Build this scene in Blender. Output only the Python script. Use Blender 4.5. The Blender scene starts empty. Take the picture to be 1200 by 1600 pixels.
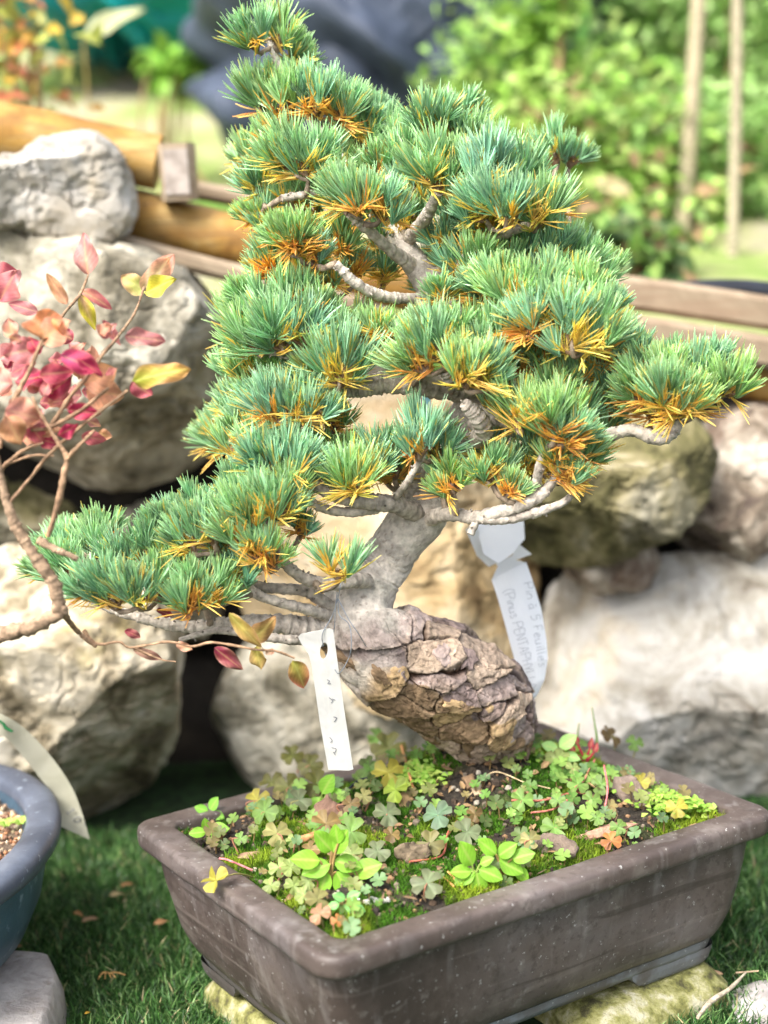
import bpy, math, random
import numpy as np
from mathutils import Vector, Matrix
from mathutils.kdtree import KDTree
from mathutils.geometry import tessellate_polygon

random.seed(7); RNG = np.random.default_rng(11)
S = bpy.context.scene
# ------------------------------------------------------------------ camera
F_PX = 2403.0; PITCH = math.radians(10.0); ROLL = math.radians(-2.89); CAMZ = 0.589
cp, sp, cr, sr = math.cos(PITCH), math.sin(PITCH), math.cos(ROLL), math.sin(ROLL)
FWD = np.array([0, cp, -sp]); UP0 = np.array([0, sp, cp]); R0 = np.array([1.0, 0, 0])
RGT = cr*R0 + sr*UP0; UPV = -sr*R0 + cr*UP0
cam = bpy.data.cameras.new('camera'); camo = bpy.data.objects.new('camera', cam); S.collection.objects.link(camo)
camo.matrix_world = Matrix(((RGT[0], UPV[0], -FWD[0], 0), (RGT[1], UPV[1], -FWD[1], 0), (RGT[2], UPV[2], -FWD[2], CAMZ), (0, 0, 0, 1)))
cam.sensor_fit = 'HORIZONTAL'; cam.sensor_width = 36; cam.lens = F_PX/1200*36
cam.clip_start = 0.05; cam.clip_end = 500
cam.dof.use_dof = True; cam.dof.focus_distance = 1.12; cam.dof.aperture_fstop = 4.6
S.camera = camo
# ------------------------------------------------------------------ light
SUN_EL, SUN_AZ = math.radians(52), math.radians(-140)   # azimuth from +Y towards +X
w = bpy.data.worlds.new('World'); S.world = w; w.use_nodes = True
nt = w.node_tree; nt.nodes.clear()
sky = nt.nodes.new('ShaderNodeTexSky'); sky.sky_type = 'NISHITA'; sky.sun_disc = False
sky.sun_elevation = SUN_EL; sky.sun_rotation = SUN_AZ; sky.air_density = 1.0; sky.dust_density = 6.0; sky.ozone_density = 1.0
bg = nt.nodes.new('ShaderNodeBackground'); bg.inputs[1].default_value = 0.15
ow = nt.nodes.new('ShaderNodeOutputWorld'); hs = nt.nodes.new('ShaderNodeHueSaturation'); hs.inputs['Saturation'].default_value = .5
nt.links.new(sky.outputs[0], hs.inputs['Color']); nt.links.new(hs.outputs[0], bg.inputs[0]); nt.links.new(bg.outputs[0], ow.inputs[0])
sun = bpy.data.lights.new('sun', 'SUN'); sun.energy = 1.45; sun.angle = math.radians(22); sun.color = (1, .955, .88)
suno = bpy.data.objects.new('sun', sun); S.collection.objects.link(suno)
sd = Vector((math.sin(SUN_AZ)*math.cos(SUN_EL), math.cos(SUN_AZ)*math.cos(SUN_EL), math.sin(SUN_EL)))
suno.rotation_euler = sd.to_track_quat('Z', 'Y').to_euler()
S.view_settings.view_transform = 'Standard'; S.view_settings.look = 'None'; S.view_settings.gamma = 1
S.view_settings.exposure = 1.6; S.view_settings.use_curve_mapping = False
S.render.engine = 'CYCLES'
S.cycles.max_bounces = 8; S.cycles.transparent_max_bounces = 8

# ------------------------------------------------------------------ helpers
def W(px, py, y):
    d = FWD + RGT*(px-600)/F_PX - UPV*(py-800)/F_PX
    return np.array([0, 0, CAMZ]) + d*(y/d[1])
def ray(px, py):
    d = FWD + RGT*(px-600)/F_PX - UPV*(py-800)/F_PX
    return d/d[1]
def nrm(v): v = np.asarray(v, float); return v/(np.linalg.norm(v)+1e-12)
def hsh(i, j, k, s):
    h = (i*374761393 + j*668265263 + k*1274126177 + s*982451653) & 0xFFFFFFFF
    h = ((h ^ (h >> 13))*1103515245) & 0xFFFFFFFF
    h = ((h ^ (h >> 15))*2246822519) & 0xFFFFFFFF
    return ((h ^ (h >> 16)) & 0xFFFFFF)/float(0xFFFFFF)*2-1
def noise(P, sc=1.0, seed=0):
    P = np.asarray(P, float)*sc; I = np.floor(P).astype(np.int64); f = P-I; u = f*f*(3-2*f); r = 0
    for a in (0, 1):
        for b in (0, 1):
            for c in (0, 1):
                wgt = (u[:, 0] if a else 1-u[:, 0])*(u[:, 1] if b else 1-u[:, 1])*(u[:, 2] if c else 1-u[:, 2])
                r = r + wgt*hsh(I[:, 0]+a, I[:, 1]+b, I[:, 2]+c, seed)
    return r
def fbm(P, sc=1.0, oct=4, seed=0, gain=.5):
    r = 0; a = 1; t = 0
    for o in range(oct):
        r = r + a*noise(P, sc*2**o, seed+o*17); t += a; a *= gain
    return r/t
def vor(P, C):
    F1 = np.empty(len(P)); F2 = np.empty(len(P)); ID = np.empty(len(P), int)
    kd = KDTree(len(C))
    for i, c in enumerate(C): kd.insert(c, i)
    kd.balance()
    for i, p in enumerate(P.tolist()):
        (_, k, a), (_, _, b) = kd.find_n(p, 2); F1[i] = a; F2[i] = b; ID[i] = k
    return F1, F2, ID
def sstep(a, b, x): t = np.clip((x-a)/(b-a), 0, 1); return t*t*(3-2*t)

class MB:
    def __init__(s): s.v = []; s.f = []; s.c = []; s.m = []; s.n = 0
    def add(s, v, f, col=(1, 1, 1), m=0):
        v = np.asarray(v, float).reshape(-1, 3); f = np.asarray(f, np.int64)
        s.v.append(v); s.f.append(f+s.n); s.n += len(v)
        c = np.asarray(col, float)
        s.c.append(np.tile(c, (len(v), 1)) if c.ndim == 1 else c); s.m.append(np.full(len(f), m)); return s
    def build(s, name, mats, parent=None, smooth=True, origin=None):
        me = bpy.data.meshes.new(name)
        V = np.concatenate(s.v)
        if parent is not None:
            org = np.array(world_loc(parent))
        else:
            if origin is None: origin = np.array([(V[:, 0].min()+V[:, 0].max())/2, (V[:, 1].min()+V[:, 1].max())/2, V[:, 2].min()])
            org = np.array(origin, float)
        V = V-org
        me.vertices.add(len(V)); me.vertices.foreach_set('co', V.ravel())
        li = np.concatenate([f.ravel() for f in s.f]); cnt = np.concatenate([np.full(len(f), f.shape[1]) for f in s.f])
        me.loops.add(len(li)); me.loops.foreach_set('vertex_index', li)
        me.polygons.add(len(cnt)); st = np.concatenate([[0], np.cumsum(cnt)[:-1]])
        me.polygons.foreach_set('loop_start', st); me.polygons.foreach_set('loop_total', cnt)
        me.polygons.foreach_set('material_index', np.concatenate(s.m)); me.polygons.foreach_set('use_smooth', np.full(len(cnt), smooth))
        me.update(calc_edges=True); me.validate()
        ca = me.color_attributes.new('Col', 'FLOAT_COLOR', 'POINT')
        C = np.ones((len(V), 4)); C[:, :3] = np.clip(np.concatenate(s.c), 0, 1); ca.data.foreach_set('color', C.ravel())
        for m in (mats if isinstance(mats, (list, tuple)) else [mats]): me.materials.append(m)
        o = bpy.data.objects.new(name, me); S.collection.objects.link(o)
        if parent is not None: o.parent = parent
        else: o.location = org
        return o
def world_loc(o):
    l = Vector((0, 0, 0))
    while o is not None: l += o.location; o = o.parent
    return l
def tag(o, label=None, cat=None, group=None, kind=None):
    if label: o['label'] = label
    if cat: o['category'] = cat
    if group: o['group'] = group
    if kind: o['kind'] = kind
    return o
def thing(name, loc, label, cat, group=None):
    o = bpy.data.objects.new(name, None); o.empty_display_size = .01; S.collection.objects.link(o); o.location = loc
    return tag(o, label, cat, group)
def gridf(n, m, closed=False):   # n rows, m columns (closed around m)
    i = np.arange(n-1)[:, None]; j = np.arange(m if closed else m-1)[None]
    a = i*m+j; b = i*m+(j+1) % m; return np.stack([a, b, b+m, a+m], -1).reshape(-1, 4)
def spline(pts, n):
    P = np.asarray(pts, float); k = len(P)
    if k == 2: return P[0]+(P[1]-P[0])*np.linspace(0, 1, n)[:, None]
    Q = np.vstack([2*P[0]-P[1], P, 2*P[-1]-P[-2]])
    t = np.linspace(0, k-1-1e-9, n); i = t.astype(int); u = (t-i)[:, None]
    a, b, c, d = Q[i], Q[i+1], Q[i+2], Q[i+3]
    return .5*((2*b)+(-a+c)*u+(2*a-5*b+4*c-d)*u*u+(-a+3*b-3*c+d)*u**3)
def frames(C):
    T = np.gradient(C, axis=0); T /= np.linalg.norm(T, axis=1)[:, None]+1e-12
    N = np.zeros_like(T); n = np.cross(T[0], [0.13, 1, .2]); n /= np.linalg.norm(n)
    for i in range(len(T)):
        n = n-T[i]*n.dot(T[i]); n /= np.linalg.norm(n)+1e-12; N[i] = n
    return T, N, np.cross(T, N)
def tube(mb, pts, rad, sides=8, n=None, col=(1, 1, 1), m=0, rough=0.0, seed=0, ring=0.0):
    pts = np.asarray(pts, float); n = n or max(4, len(pts)*5)
    R = np.interp(np.linspace(0, 1, n), np.linspace(0, 1, len(np.atleast_1d(rad))), np.atleast_1d(rad)) if np.ndim(rad) else np.full(n, rad)
    C = spline(pts, n); T, N, B = frames(C); a = np.linspace(0, 2*np.pi, sides, endpoint=False)
    off = N[:, None]*np.cos(a)[None, :, None]+B[:, None]*np.sin(a)[None, :, None]
    V = C[:, None]+off*R[:, None, None]
    if rough or ring:
        vv = V.reshape(-1, 3); k = 1+rough*fbm(vv, 260, 3, seed).reshape(n, sides)
        if ring:
            s = np.concatenate([[0], np.cumsum(np.linalg.norm(np.diff(C, axis=0), axis=1))])
            k = k+ring*(noise(np.stack([s*900, s*0+seed, s*0], 1), 1, seed))[:, None]
        V = C[:, None]+off*(R[:, None]*k)[..., None]
    V = V.reshape(-1, 3); f = gridf(n, sides, True)
    c = np.asarray(col, float)
    if c.ndim == 2 and len(c) != len(V): c = np.repeat(np.stack([np.interp(np.linspace(0, 1, n), np.linspace(0, 1, len(c)), c[:, i]) for i in range(3)], 1), sides, 0)
    mb.add(V, f, c, m)
    b = mb.n-len(V)
    for st in (0, (n-1)*sides):
        idx = np.arange(sides)+st; cc = V[idx].mean(0)
        ccol = c if c.ndim == 1 else np.tile(c[st], (1, 1))
        vv = np.vstack([V[idx], cc]); q = np.arange(sides)
        fc = np.stack([q, (q+1) % sides, np.full(sides, sides)], 1)
        if st == 0: fc = fc[:, ::-1]
        mb.add(vv, fc, ccol if c.ndim == 1 else np.tile(c[st], (len(vv), 1)), m)
    return C, R

# ---- materials
def mat(name, stops=None, scale=8, detail=5, rough=.8, bump=0, bscale=60, attr=False, transl=0, spec=.3, var=.25, spots=None, metallic=0, dist=.6, streak=None, sheen=0, bdist=.002, cracks=None, coarse=None):
    m = bpy.data.materials.new(name); m.use_nodes = True; t = m.node_tree; N = t.nodes; L = t.links
    b = N['Principled BSDF']; out = N['Material Output']
    b.inputs['Roughness'].default_value = rough; b.inputs['Specular IOR Level'].default_value = spec; b.inputs['Metallic'].default_value = metallic
    tc = N.new('ShaderNodeTexCoord'); geo = N.new('ShaderNodeNewGeometry')
    if stops:
        no = N.new('ShaderNodeTexNoise'); no.inputs['Scale'].default_value = scale; no.inputs['Detail'].default_value = detail; no.inputs['Distortion'].default_value = dist; no.inputs['Roughness'].default_value = .62
        L.new(tc.outputs['Object'], no.inputs['Vector'])
        r = N.new('ShaderNodeValToRGB'); e = r.color_ramp.elements
        for i, (p, c) in enumerate(stops):
            x = e[i] if i < 2 else e.new(p)
            x.position = .5+(p-.5)*.6; x.color = (*c, 1)
        L.new(no.outputs['Fac'], r.inputs[0]); col = r.outputs[0]
    if attr:
        at = N.new('ShaderNodeAttribute'); at.attribute_name = 'Col'
        n2 = N.new('ShaderNodeTexNoise'); n2.inputs['Scale'].default_value = scale; n2.inputs['Detail'].default_value = detail; L.new(tc.outputs['Object'], n2.inputs['Vector'])
        mr = N.new('ShaderNodeMapRange'); mr.inputs[1].default_value = .25; mr.inputs[2].default_value = .75; mr.inputs[3].default_value = 1-var; mr.inputs[4].default_value = 1+var
        L.new(n2.outputs['Fac'], mr.inputs[0])
        vm = N.new('ShaderNodeVectorMath'); vm.operation = 'SCALE'; L.new(at.outputs['Color'], vm.inputs[0]); L.new(mr.outputs[0], vm.inputs['Scale']); col = vm.outputs[0]
    for (sc, lo, hi, c, amt) in (spots or []):
        n3 = N.new('ShaderNodeTexNoise'); n3.inputs['Scale'].default_value = sc; n3.inputs['Detail'].default_value = 4; n3.inputs['Roughness'].default_value = .65
        L.new(tc.outputs['Object'], n3.inputs['Vector'])
        mr = N.new('ShaderNodeMapRange'); mr.inputs[1].default_value = .5+(lo-.5)*.72; mr.inputs[2].default_value = .5+(hi-.5)*.72; mr.inputs[4].default_value = amt
        L.new(n3.outputs['Fac'], mr.inputs[0])
        mx = N.new('ShaderNodeMix'); mx.data_type = 'RGBA'; L.new(mr.outputs[0], mx.inputs[0]); L.new(col, mx.inputs[6]); mx.inputs[7].default_value = (*c, 1); col = mx.outputs[2]
    for (vec, sc, lo, hi, c, amt) in (streak or []):
        mp = N.new('ShaderNodeMapping'); mp.inputs['Scale'].default_value = vec; L.new(tc.outputs['Object'], mp.inputs[0])
        n3 = N.new('ShaderNodeTexNoise'); n3.inputs['Scale'].default_value = sc; n3.inputs['Detail'].default_value = 5; n3.inputs['Distortion'].default_value = .4
        L.new(mp.outputs[0], n3.inputs['Vector'])
        mr = N.new('ShaderNodeMapRange'); mr.inputs[1].default_value = .5+(lo-.5)*.72; mr.inputs[2].default_value = .5+(hi-.5)*.72; mr.inputs[4].default_value = amt
        L.new(n3.outputs['Fac'], mr.inputs[0])
        mx = N.new('ShaderNodeMix'); mx.data_type = 'RGBA'; L.new(mr.outputs[0], mx.inputs[0]); L.new(col, mx.inputs[6]); mx.inputs[7].default_value = (*c, 1); col = mx.outputs[2]
    crk = None
    if cracks:
        sc, wd, cc, amt = cracks; nd = N.new('ShaderNodeTexNoise'); nd.inputs['Scale'].default_value = sc*2.2; nd.inputs['Detail'].default_value = 8; L.new(tc.outputs['Object'], nd.inputs['Vector'])
        sub = N.new('ShaderNodeVectorMath'); sub.operation = 'SCALE'; sub.inputs['Scale'].default_value = 2.0/sc; L.new(nd.outputs['Color'], sub.inputs[0])
        ad = N.new('ShaderNodeVectorMath'); L.new(tc.outputs['Object'], ad.inputs[0]); L.new(sub.outputs[0], ad.inputs[1])
        vo = N.new('ShaderNodeTexVoronoi'); vo.feature = 'DISTANCE_TO_EDGE'; vo.inputs['Scale'].default_value = sc; L.new(ad.outputs[0], vo.inputs['Vector'])
        crk = N.new('ShaderNodeMapRange'); crk.inputs[1].default_value = 0; crk.inputs[2].default_value = wd; crk.inputs[3].default_value = amt; crk.inputs[4].default_value = 0; L.new(vo.outputs['Distance'], crk.inputs[0])
        mx = N.new('ShaderNodeMix'); mx.data_type = 'RGBA'; L.new(crk.outputs[0], mx.inputs[0]); L.new(col, mx.inputs[6]); mx.inputs[7].default_value = (*cc, 1); col = mx.outputs[2]
    L.new(col, b.inputs['Base Color'])
    if bump:
        n4 = N.new('ShaderNodeTexNoise'); n4.inputs['Scale'].default_value = bscale; n4.inputs['Detail'].default_value = 8; n4.inputs['Roughness'].default_value = .6; L.new(tc.outputs['Object'], n4.inputs['Vector'])
        bp = N.new('ShaderNodeBump'); bp.inputs['Strength'].default_value = bump; bp.inputs['Distance'].default_value = bdist
        L.new(n4.outputs['Fac'], bp.inputs['Height']); L.new(bp.outputs[0], b.inputs['Normal'])
        if crk is not None:
            b2 = N.new('ShaderNodeBump'); b2.invert = True; b2.inputs['Strength'].default_value = .8; b2.inputs['Distance'].default_value = .006; L.new(crk.outputs[0], b2.inputs['Height']); L.new(b2.outputs[0], bp.inputs['Normal'])
    if transl:
        tr = N.new('ShaderNodeBsdfTranslucent'); L.new(col, tr.inputs[0]); ms = N.new('ShaderNodeMixShader'); ms.inputs[0].default_value = transl
        L.new(b.outputs[0], ms.inputs[1]); L.new(tr.outputs[0], ms.inputs[2]); L.new(ms.outputs[0], out.inputs[0])
    return m

CREAM = [(.24, (.07, .055, .03)), (.4, (.24, .2, .13)), (.52, (.44, .39, .29)), (.74, (.56, .52, .44))]
GREY = [(.24, (.08, .07, .045)), (.4, (.24, .218, .165)), (.54, (.385, .355, .285)), (.74, (.53, .5, .42))]
WHITE = [(.22, (.13, .11, .085)), (.38, (.27, .25, .21)), (.52, (.36, .345, .31)), (.72, (.46, .445, .42))]
MOSSY = [(.28, (.05, .045, .02)), (.42, (.12, .11, .045)), (.55, (.24, .21, .11)), (.72, (.46, .42, .31))]
BROWN = [(.3, (.08, .06, .05)), (.43, (.2, .16, .12)), (.56, (.38, .33, .27)), (.72, (.55, .5, .43))]
M = {}
M['cream'] = mat('cream_limestone', CREAM, 14, 9, .9, 1, 55, cracks=(7, .03, (.12, .1, .07), .14), bdist=.006, spots=[(9, .56, .7, (.42, .34, .13), .55), (22, .62, .72, (.1, .085, .06), .7)])
M['grey'] = mat('grey_limestone', GREY, 16, 9, .9, 1, 60, cracks=(6, .03, (.12, .1, .07), .14), bdist=.006, spots=[(7, .55, .7, (.22, .2, .1), .5), (30, .6, .7, (.1, .1, .08), .6)])
M['white'] = mat('white_limestone', WHITE, 14, 10, .9, .8, 60, cracks=(4.5, .03, (.12, .1, .07), .14), bdist=.003, spots=[(6, .56, .72, (.55, .42, .24), .4), (11, .55, .85, (.3, .3, .3), .35)])
M['mossy'] = mat('mossy_rock', MOSSY, 12, 9, .95, 1, 60, cracks=(6, .03, (.12, .1, .07), .14), bdist=.006, spots=[(8, .55, .66, (.06, .055, .03), .7)])
M['brown'] = mat('brown_rock', BROWN, 14, 9, .9, 1, 60, cracks=(8, .03, (.12, .1, .07), .14), bdist=.006, spots=[(12, .52, .64, (.12, .07, .05), .6)])
M['ochre'] = mat('ochre_limestone', [(.28, (.16, .1, .045)), (.42, (.34, .25, .13)), (.56, (.45, .36, .23)), (.72, (.54, .47, .35))], 9, 9, .9, 1, 50, cracks=(5, .03, (.12, .1, .07), .14), bdist=.005, spots=[(9, .6, .72, (.4, .24, .1), .5)])
M['mossstone'] = mat('yellow_mossy_stone', [(.3, (.07, .065, .03)), (.45, (.19, .19, .06)), (.58, (.3, .29, .13)), (.72, (.44, .42, .3))], 55, dist=.1, detail=9, rough=.95, bump=1, bscale=140, bdist=.004)
M['concrete'] = mat('pale_concrete', [(.3, (.26, .24, .23)), (.5, (.37, .35, .34)), (.7, (.46, .44, .43))], 22, 10, .95, 1, 150, bdist=.002, spots=[(70, .62, .75, (.2, .18, .15), .5), (8, .55, .8, (.3, .3, .2), .4)])
M['pot'] = mat('brown_unglazed_clay', [(.3, (.05, .037, .032)), (.5, (.082, .063, .055)), (.72, (.125, .1, .09))], 9, 8, .5, .35, 160, spec=.45, bdist=.0008,
    spots=[(44, .69, .8, (.3, .29, .28), .4), (240, .72, .75, (.5, .5, .48), .7), (9, .52, .76, (.13, .12, .125), .4), (150, .55, .7, (.045, .034, .03), .5), (26, .6, .8, (.17, .15, .13), .5), (80, .62, .78, (.22, .2, .18), .45)],
    streak=[((1, 1, .22), 60, .6, .95, (.28, .26, .25), .5), ((1, 1, .5), 22, .5, .8, (.05, .038, .034), .5), ((.1, .1, 2), 60, .62, .8, (.2, .17, .15), .4), ((.3, .3, 3), 24, .66, .72, (.045, .035, .03), .6)])
M['potlow'] = mat('lime_bloomed_clay', [(.3, (.07, .06, .055)), (.5, (.095, .088, .085)), (.72, (.14, .15, .16))], 9, 8, .55, .35, 160, spec=.4, bdist=.0008, spots=[(20, .55, .7, (.26, .31, .36), .5), (240, .72, .75, (.5, .5, .48), .8)])
M['bluepot'] = mat('blue_glazed_clay', [(.3, (.025, .05, .075)), (.55, (.04, .085, .125)), (.75, (.07, .12, .16))], 14, 6, .42, .3, 120, spec=.5, bdist=.0008, spots=[(60, .66, .74, (.25, .33, .4), .5)])
M['bluerim'] = mat('blue_grey_rim', [(.3, (.055, .065, .09)), (.55, (.085, .1, .135)), (.75, (.12, .14, .18))], 14, 6, .4, .3, 120, spec=.5, bdist=.0008, spots=[(120, .68, .74, (.3, .35, .4), .5)])
M['soil'] = mat('potting_soil', [(.3, (.008, .006, .005)), (.5, (.03, .022, .016)), (.7, (.075, .055, .04))], 120, 8, .95, 1, 300, bdist=.003, attr=True, var=.5)
M['moss'] = mat('moss', attr=True, scale=90, var=.3, rough=.8, transl=.3)
M['needle'] = mat('pine_needles', attr=True, scale=60, var=.12, rough=.36, spec=.5, transl=.28)
M['dead'] = mat('dead_needles', attr=True, scale=80, var=.2, rough=.5, transl=.4)
M['bark'] = mat('pine_bark', attr=True, scale=160, detail=9, var=.42, rough=.9, bump=1, bscale=330, bdist=.0022, spec=.15)
M['plate'] = mat('flaky_bark_plates', attr=True, scale=120, detail=9, var=.4, rough=.85, bump=1, bscale=280, bdist=.002, spec=.2)
M['twig'] = mat('twig_bark', attr=True, scale=190, detail=8, var=.6, rough=.9, bump=1, bscale=500, bdist=.001, spec=.15)
M['leaf'] = mat('leaf', attr=True, scale=70, detail=6, var=.2, rough=.5, transl=.35, spec=.35, bump=.5, bscale=200, bdist=.0008)
M['redleaf'] = mat('autumn_leaf', attr=True, scale=60, detail=7, var=.3, rough=.55, transl=.4, bump=.6, bscale=140, bdist=.001)
M['grass'] = mat('artificial_grass', attr=True, scale=30, var=.3, rough=.45, spec=.4, transl=.15)
M['turf'] = mat('turf_backing', [(.3, (.008, .018, .006)), (.7, (.02, .05, .014))], 60, 4, .9)
M['plastic'] = mat('white_plastic', [(.3, (.52, .52, .5)), (.7, (.6, .6, .58))], 60, 5, .5, .2, 90, transl=.15, streak=[((6, 6, .6), 30, .6, .75, (.62, .6, .56), .5)])
M['bluewhite'] = mat('white_paper_label', [(.3, (.8, .83, .88)), (.7, (.83, .86, .9))], 30, 4, .6, transl=.08)
M['oldplastic'] = mat('yellowed_plastic', [(.3, (.48, .47, .36)), (.7, (.56, .55, .44))], 30, 4, .5, transl=.2)
M['ink'] = mat('grey_ink', [(.3, (.13, .14, .16)), (.7, (.22, .23, .26))], 60, 3, .8)
M['greenink'] = mat('green_ink', [(.3, (.01, .1, .03)), (.7, (.01, .13, .04))], 60, 3, .6)
M['wire'] = mat('thin_wire', [(.3, (.2, .22, .26)), (.7, (.36, .4, .46))], 90, 3, .35, metallic=.7)
M['black'] = mat('black_plastic', [(.3, (.01, .012, .018)), (.7, (.02, .024, .034))], 20, 3, .4)
M['timber'] = mat('yellow_treated_timber', [(.3, (.2, .1, .02)), (.5, (.35, .2, .045)), (.7, (.43, .29, .11))], 14, 6, .7, .4, 60, streak=[((.5, 8, 8), 12, .45, .7, (.26, .13, .035), .7), ((.3, 12, 12), 30, .55, .75, (.12, .08, .04), .6)], spots=[(9, .6, .8, (.2, .15, .09), .7)])
M['oldwood'] = mat('weathered_timber', [(.3, (.2, .15, .1)), (.5, (.31, .245, .17)), (.7, (.41, .35, .26))], 6, 6, .8, .5, 60, streak=[((.4, 8, 8), 14, .5, .68, (.22, .15, .1), .6)])
M['endgrain'] = mat('end_grain', [(.3, (.26, .22, .19)), (.7, (.42, .37, .33))], 60, 6, .9)
M['lawn'] = mat('lawn_and_earth', [(.3, (.1, .2, .03)), (.45, (.2, .27, .07)), (.56, (.3, .3, .15)), (.7, (.38, .33, .26))], 1.7, 6, .95, 1, 30, bdist=.02, dist=.3)
M['dirt'] = mat('dark_earth', [(.3, (.005, .004, .003)), (.7, (.018, .014, .01))], 12, 6, .95, 1, 50, bdist=.01)
M['teal'] = mat('teal_tarpaulin', [(.3, (.0, .12, .13)), (.7, (.0, .23, .25))], 3, 4, .5, .3, 10, bdist=.01)
M['sheet'] = mat('dark_plastic_sheet', [(.3, (.02, .028, .045)), (.7, (.05, .065, .1))], 4, 4, .6, .3, 12, spec=.25, bdist=.01)
M['chip'] = mat('bark_chip', attr=True, scale=130, detail=8, var=.45, rough=.9, bump=1, bscale=260, bdist=.002)
M['pebble'] = mat('pebble', attr=True, scale=200, var=.25, rough=.8, bump=.5, bscale=300)

def blob_rings(prof):  # prof list of (rings of points Nx3)
    return np.concatenate(prof)

# ------------------------------------------------------------------ terrain
def bankz(x, y):
    z = np.interp(y, [-50, 1.72, 1.76, 2.0, 3.0, 4.0, 5.2, 8, 14, 60], [-.012, -.012, .44, .5, .64, .84, 1.16, 2.2, 4.2, 9])
    return z
def build_ground():
    xs = np.concatenate([[-60, -20, -8, -4], np.linspace(-2.5, 2.5, 61), [4, 8, 20, 60]])
    ys = np.concatenate([[-20, -5, -1, .5, 1.3, 1.7, 1.72, 1.74, 1.76], np.linspace(1.8, 6, 60), [7, 8, 10, 14, 25, 60]])
    X, Y = np.meshgrid(xs, ys); Z = bankz(X, Y)
    P = np.stack([X.ravel(), Y.ravel(), Z.ravel()], 1)
    up = sstep(1.76, 2.2, P[:, 1]); P[:, 2] += up*.05*fbm(P*[1, 1, 0], 3, 4, 3)
    mb = MB(); f = gridf(len(ys), len(xs)); yc = P[f].mean(1)[:, 1]
    dirt = yc < 1.78
    mb.add(P, f[dirt], m=0); mb.f[-1] = f[dirt]
    mb.f.append(f[~dirt]); mb.m.append(np.full((~dirt).sum(), 1))
    tag(mb.build('terrain', [M['dirt'], M['lawn']], origin=(0, 0, 0)), kind='structure')
    mb = MB(); mb.add([[-3, -.5, 0], [3, -.5, 0], [3, 1.74, 0], [-3, 1.74, 0]], [[0, 1, 2, 3]])
    tag(mb.build('ground', M['turf'], origin=(0, 0, 0)), kind='structure')
build_ground()

# ------------------------------------------------------------------ boulders
def rock(outline, d, hd, m, label, seed, name='boulder', group='limestone boulders of the dry wall', amp=.018, front=None, cat='rock', N=300, Mr=150, nclip=12, oct=5):
    P = np.array([W(px, py, d) for px, py in outline]); c = P.mean(0)
    q = P-c; ang = np.arctan2(q[:, 2], q[:, 0]); r = np.hypot(q[:, 0], q[:, 2]); o = np.argsort(ang); ang = ang[o]; r = r[o]
    A = np.concatenate([ang-2*np.pi, ang, ang+2*np.pi]); R = np.concatenate([r, r, r])
    th = np.linspace(-np.pi, np.pi, N, endpoint=False)
    rr = 0
    for k in np.linspace(-.14, .14, 7): rr = rr+np.interp(th+k, A, R)/7
    uq = np.linspace(-.995, .995, Mr); ph = np.sign(uq)*np.pi/2*(1-(1-np.abs(uq))**2)
    cc = np.cos(ph)**.4; ss = np.sign(np.sin(ph))*np.abs(np.sin(ph))**.85
    V = np.zeros((Mr, N, 3)); V[..., 0] = cc[:, None]*(rr*np.cos(th))[None]; V[..., 2] = cc[:, None]*(rr*np.sin(th))[None]; V[..., 1] = ss[:, None]*hd
    V = V.reshape(-1, 3); g = np.random.default_rng(seed); sz = r.mean()
    for i in range(nclip):
        n = nrm([g.normal()*.75, -abs(g.normal())-.4, g.normal()*.75]); h = (V@n).max(); dd = h*g.uniform(.58, .86)
        e = np.clip(V@n-dd, 0, None); V -= np.outer(e*.97, n)
    n0 = V/np.linalg.norm(V, axis=1)[:, None]
    a = amp
    rid = 1-2*np.abs(fbm(V+seed, 6/(sz*6), 4, seed+5))
    rid2 = np.abs(fbm(V*[1, 1, 1.7]+seed, 26, 4, seed+15)); pit = sstep(.28, .5, noise(V+seed, 48, seed+31)+.3*noise(V, 110, seed+2))
    V = V+n0*(a*.45*fbm(V+seed, 8, oct, seed)[:, None]+a*.25*(rid[:, None]-.7)+a*.3*fbm(V+seed, 40, 4, seed+9)[:, None]-a*.5*np.clip(.06-rid2, 0, .06)[:, None]*6-a*.22*pit[:, None])
    mb = MB(); mb.add(V+c, gridf(Mr, N, True))
    for st, s in ((0, 1), ((Mr-1)*N, -1)):
        q = np.arange(N)+st; vv = np.vstack([V[q]+c, V[q].mean(0)+c]); i = np.arange(N)
        mb.add(vv, np.stack([i, (i+1) % N, np.full(N, N)], 1)[:, ::-s])
    return tag(mb.build(name, m), label, cat, group)
rock([(-110, 320), (-80, 280), (-20, 262), (40, 240), (90, 212), (125, 202), (165, 215), (192, 250), (207, 300), (205, 350), (180, 380), (110, 368), (0, 378), (-90, 372)], 1.56, .13, M['white'], 'small pale rock capping the left end of the wall in front of the yellow log', 3)
rock([(-110, 400), (-20, 365), (100, 372), (200, 385), (270, 405), (335, 470), (355, 560), (350, 660), (335, 740), (270, 775), (120, 790), (-20, 740), (-110, 720)], 1.58, .15, M['grey'], 'large grey boulder behind the red autumn leaves', 5)
rock([(-120, 900), (-30, 870), (90, 850), (200, 870), (262, 960), (270, 1080), (262, 1200), (225, 1290), (130, 1345), (0, 1352), (-120, 1340)], 1.5, .13, M['cream'], 'cream pitted boulder on the grass behind the blue pot', 8, amp=.022)
rock([(345, 1060), (400, 1000), (500, 990), (640, 1010), (720, 1060), (735, 1180), (690, 1290), (500, 1300), (370, 1270), (340, 1180)], 1.66, .13, M['grey'], 'grey boulder right of the dark gap, behind the hanging white tag', 12)
rock([(380, 720), (480, 640), (620, 610), (760, 640), (840, 760), (845, 900), (830, 1030), (740, 1110), (560, 1090), (400, 990), (360, 850)], 1.68, .14, M['ochre'], 'ochre boulder seen behind the bend of the pine trunk', 15)
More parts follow.
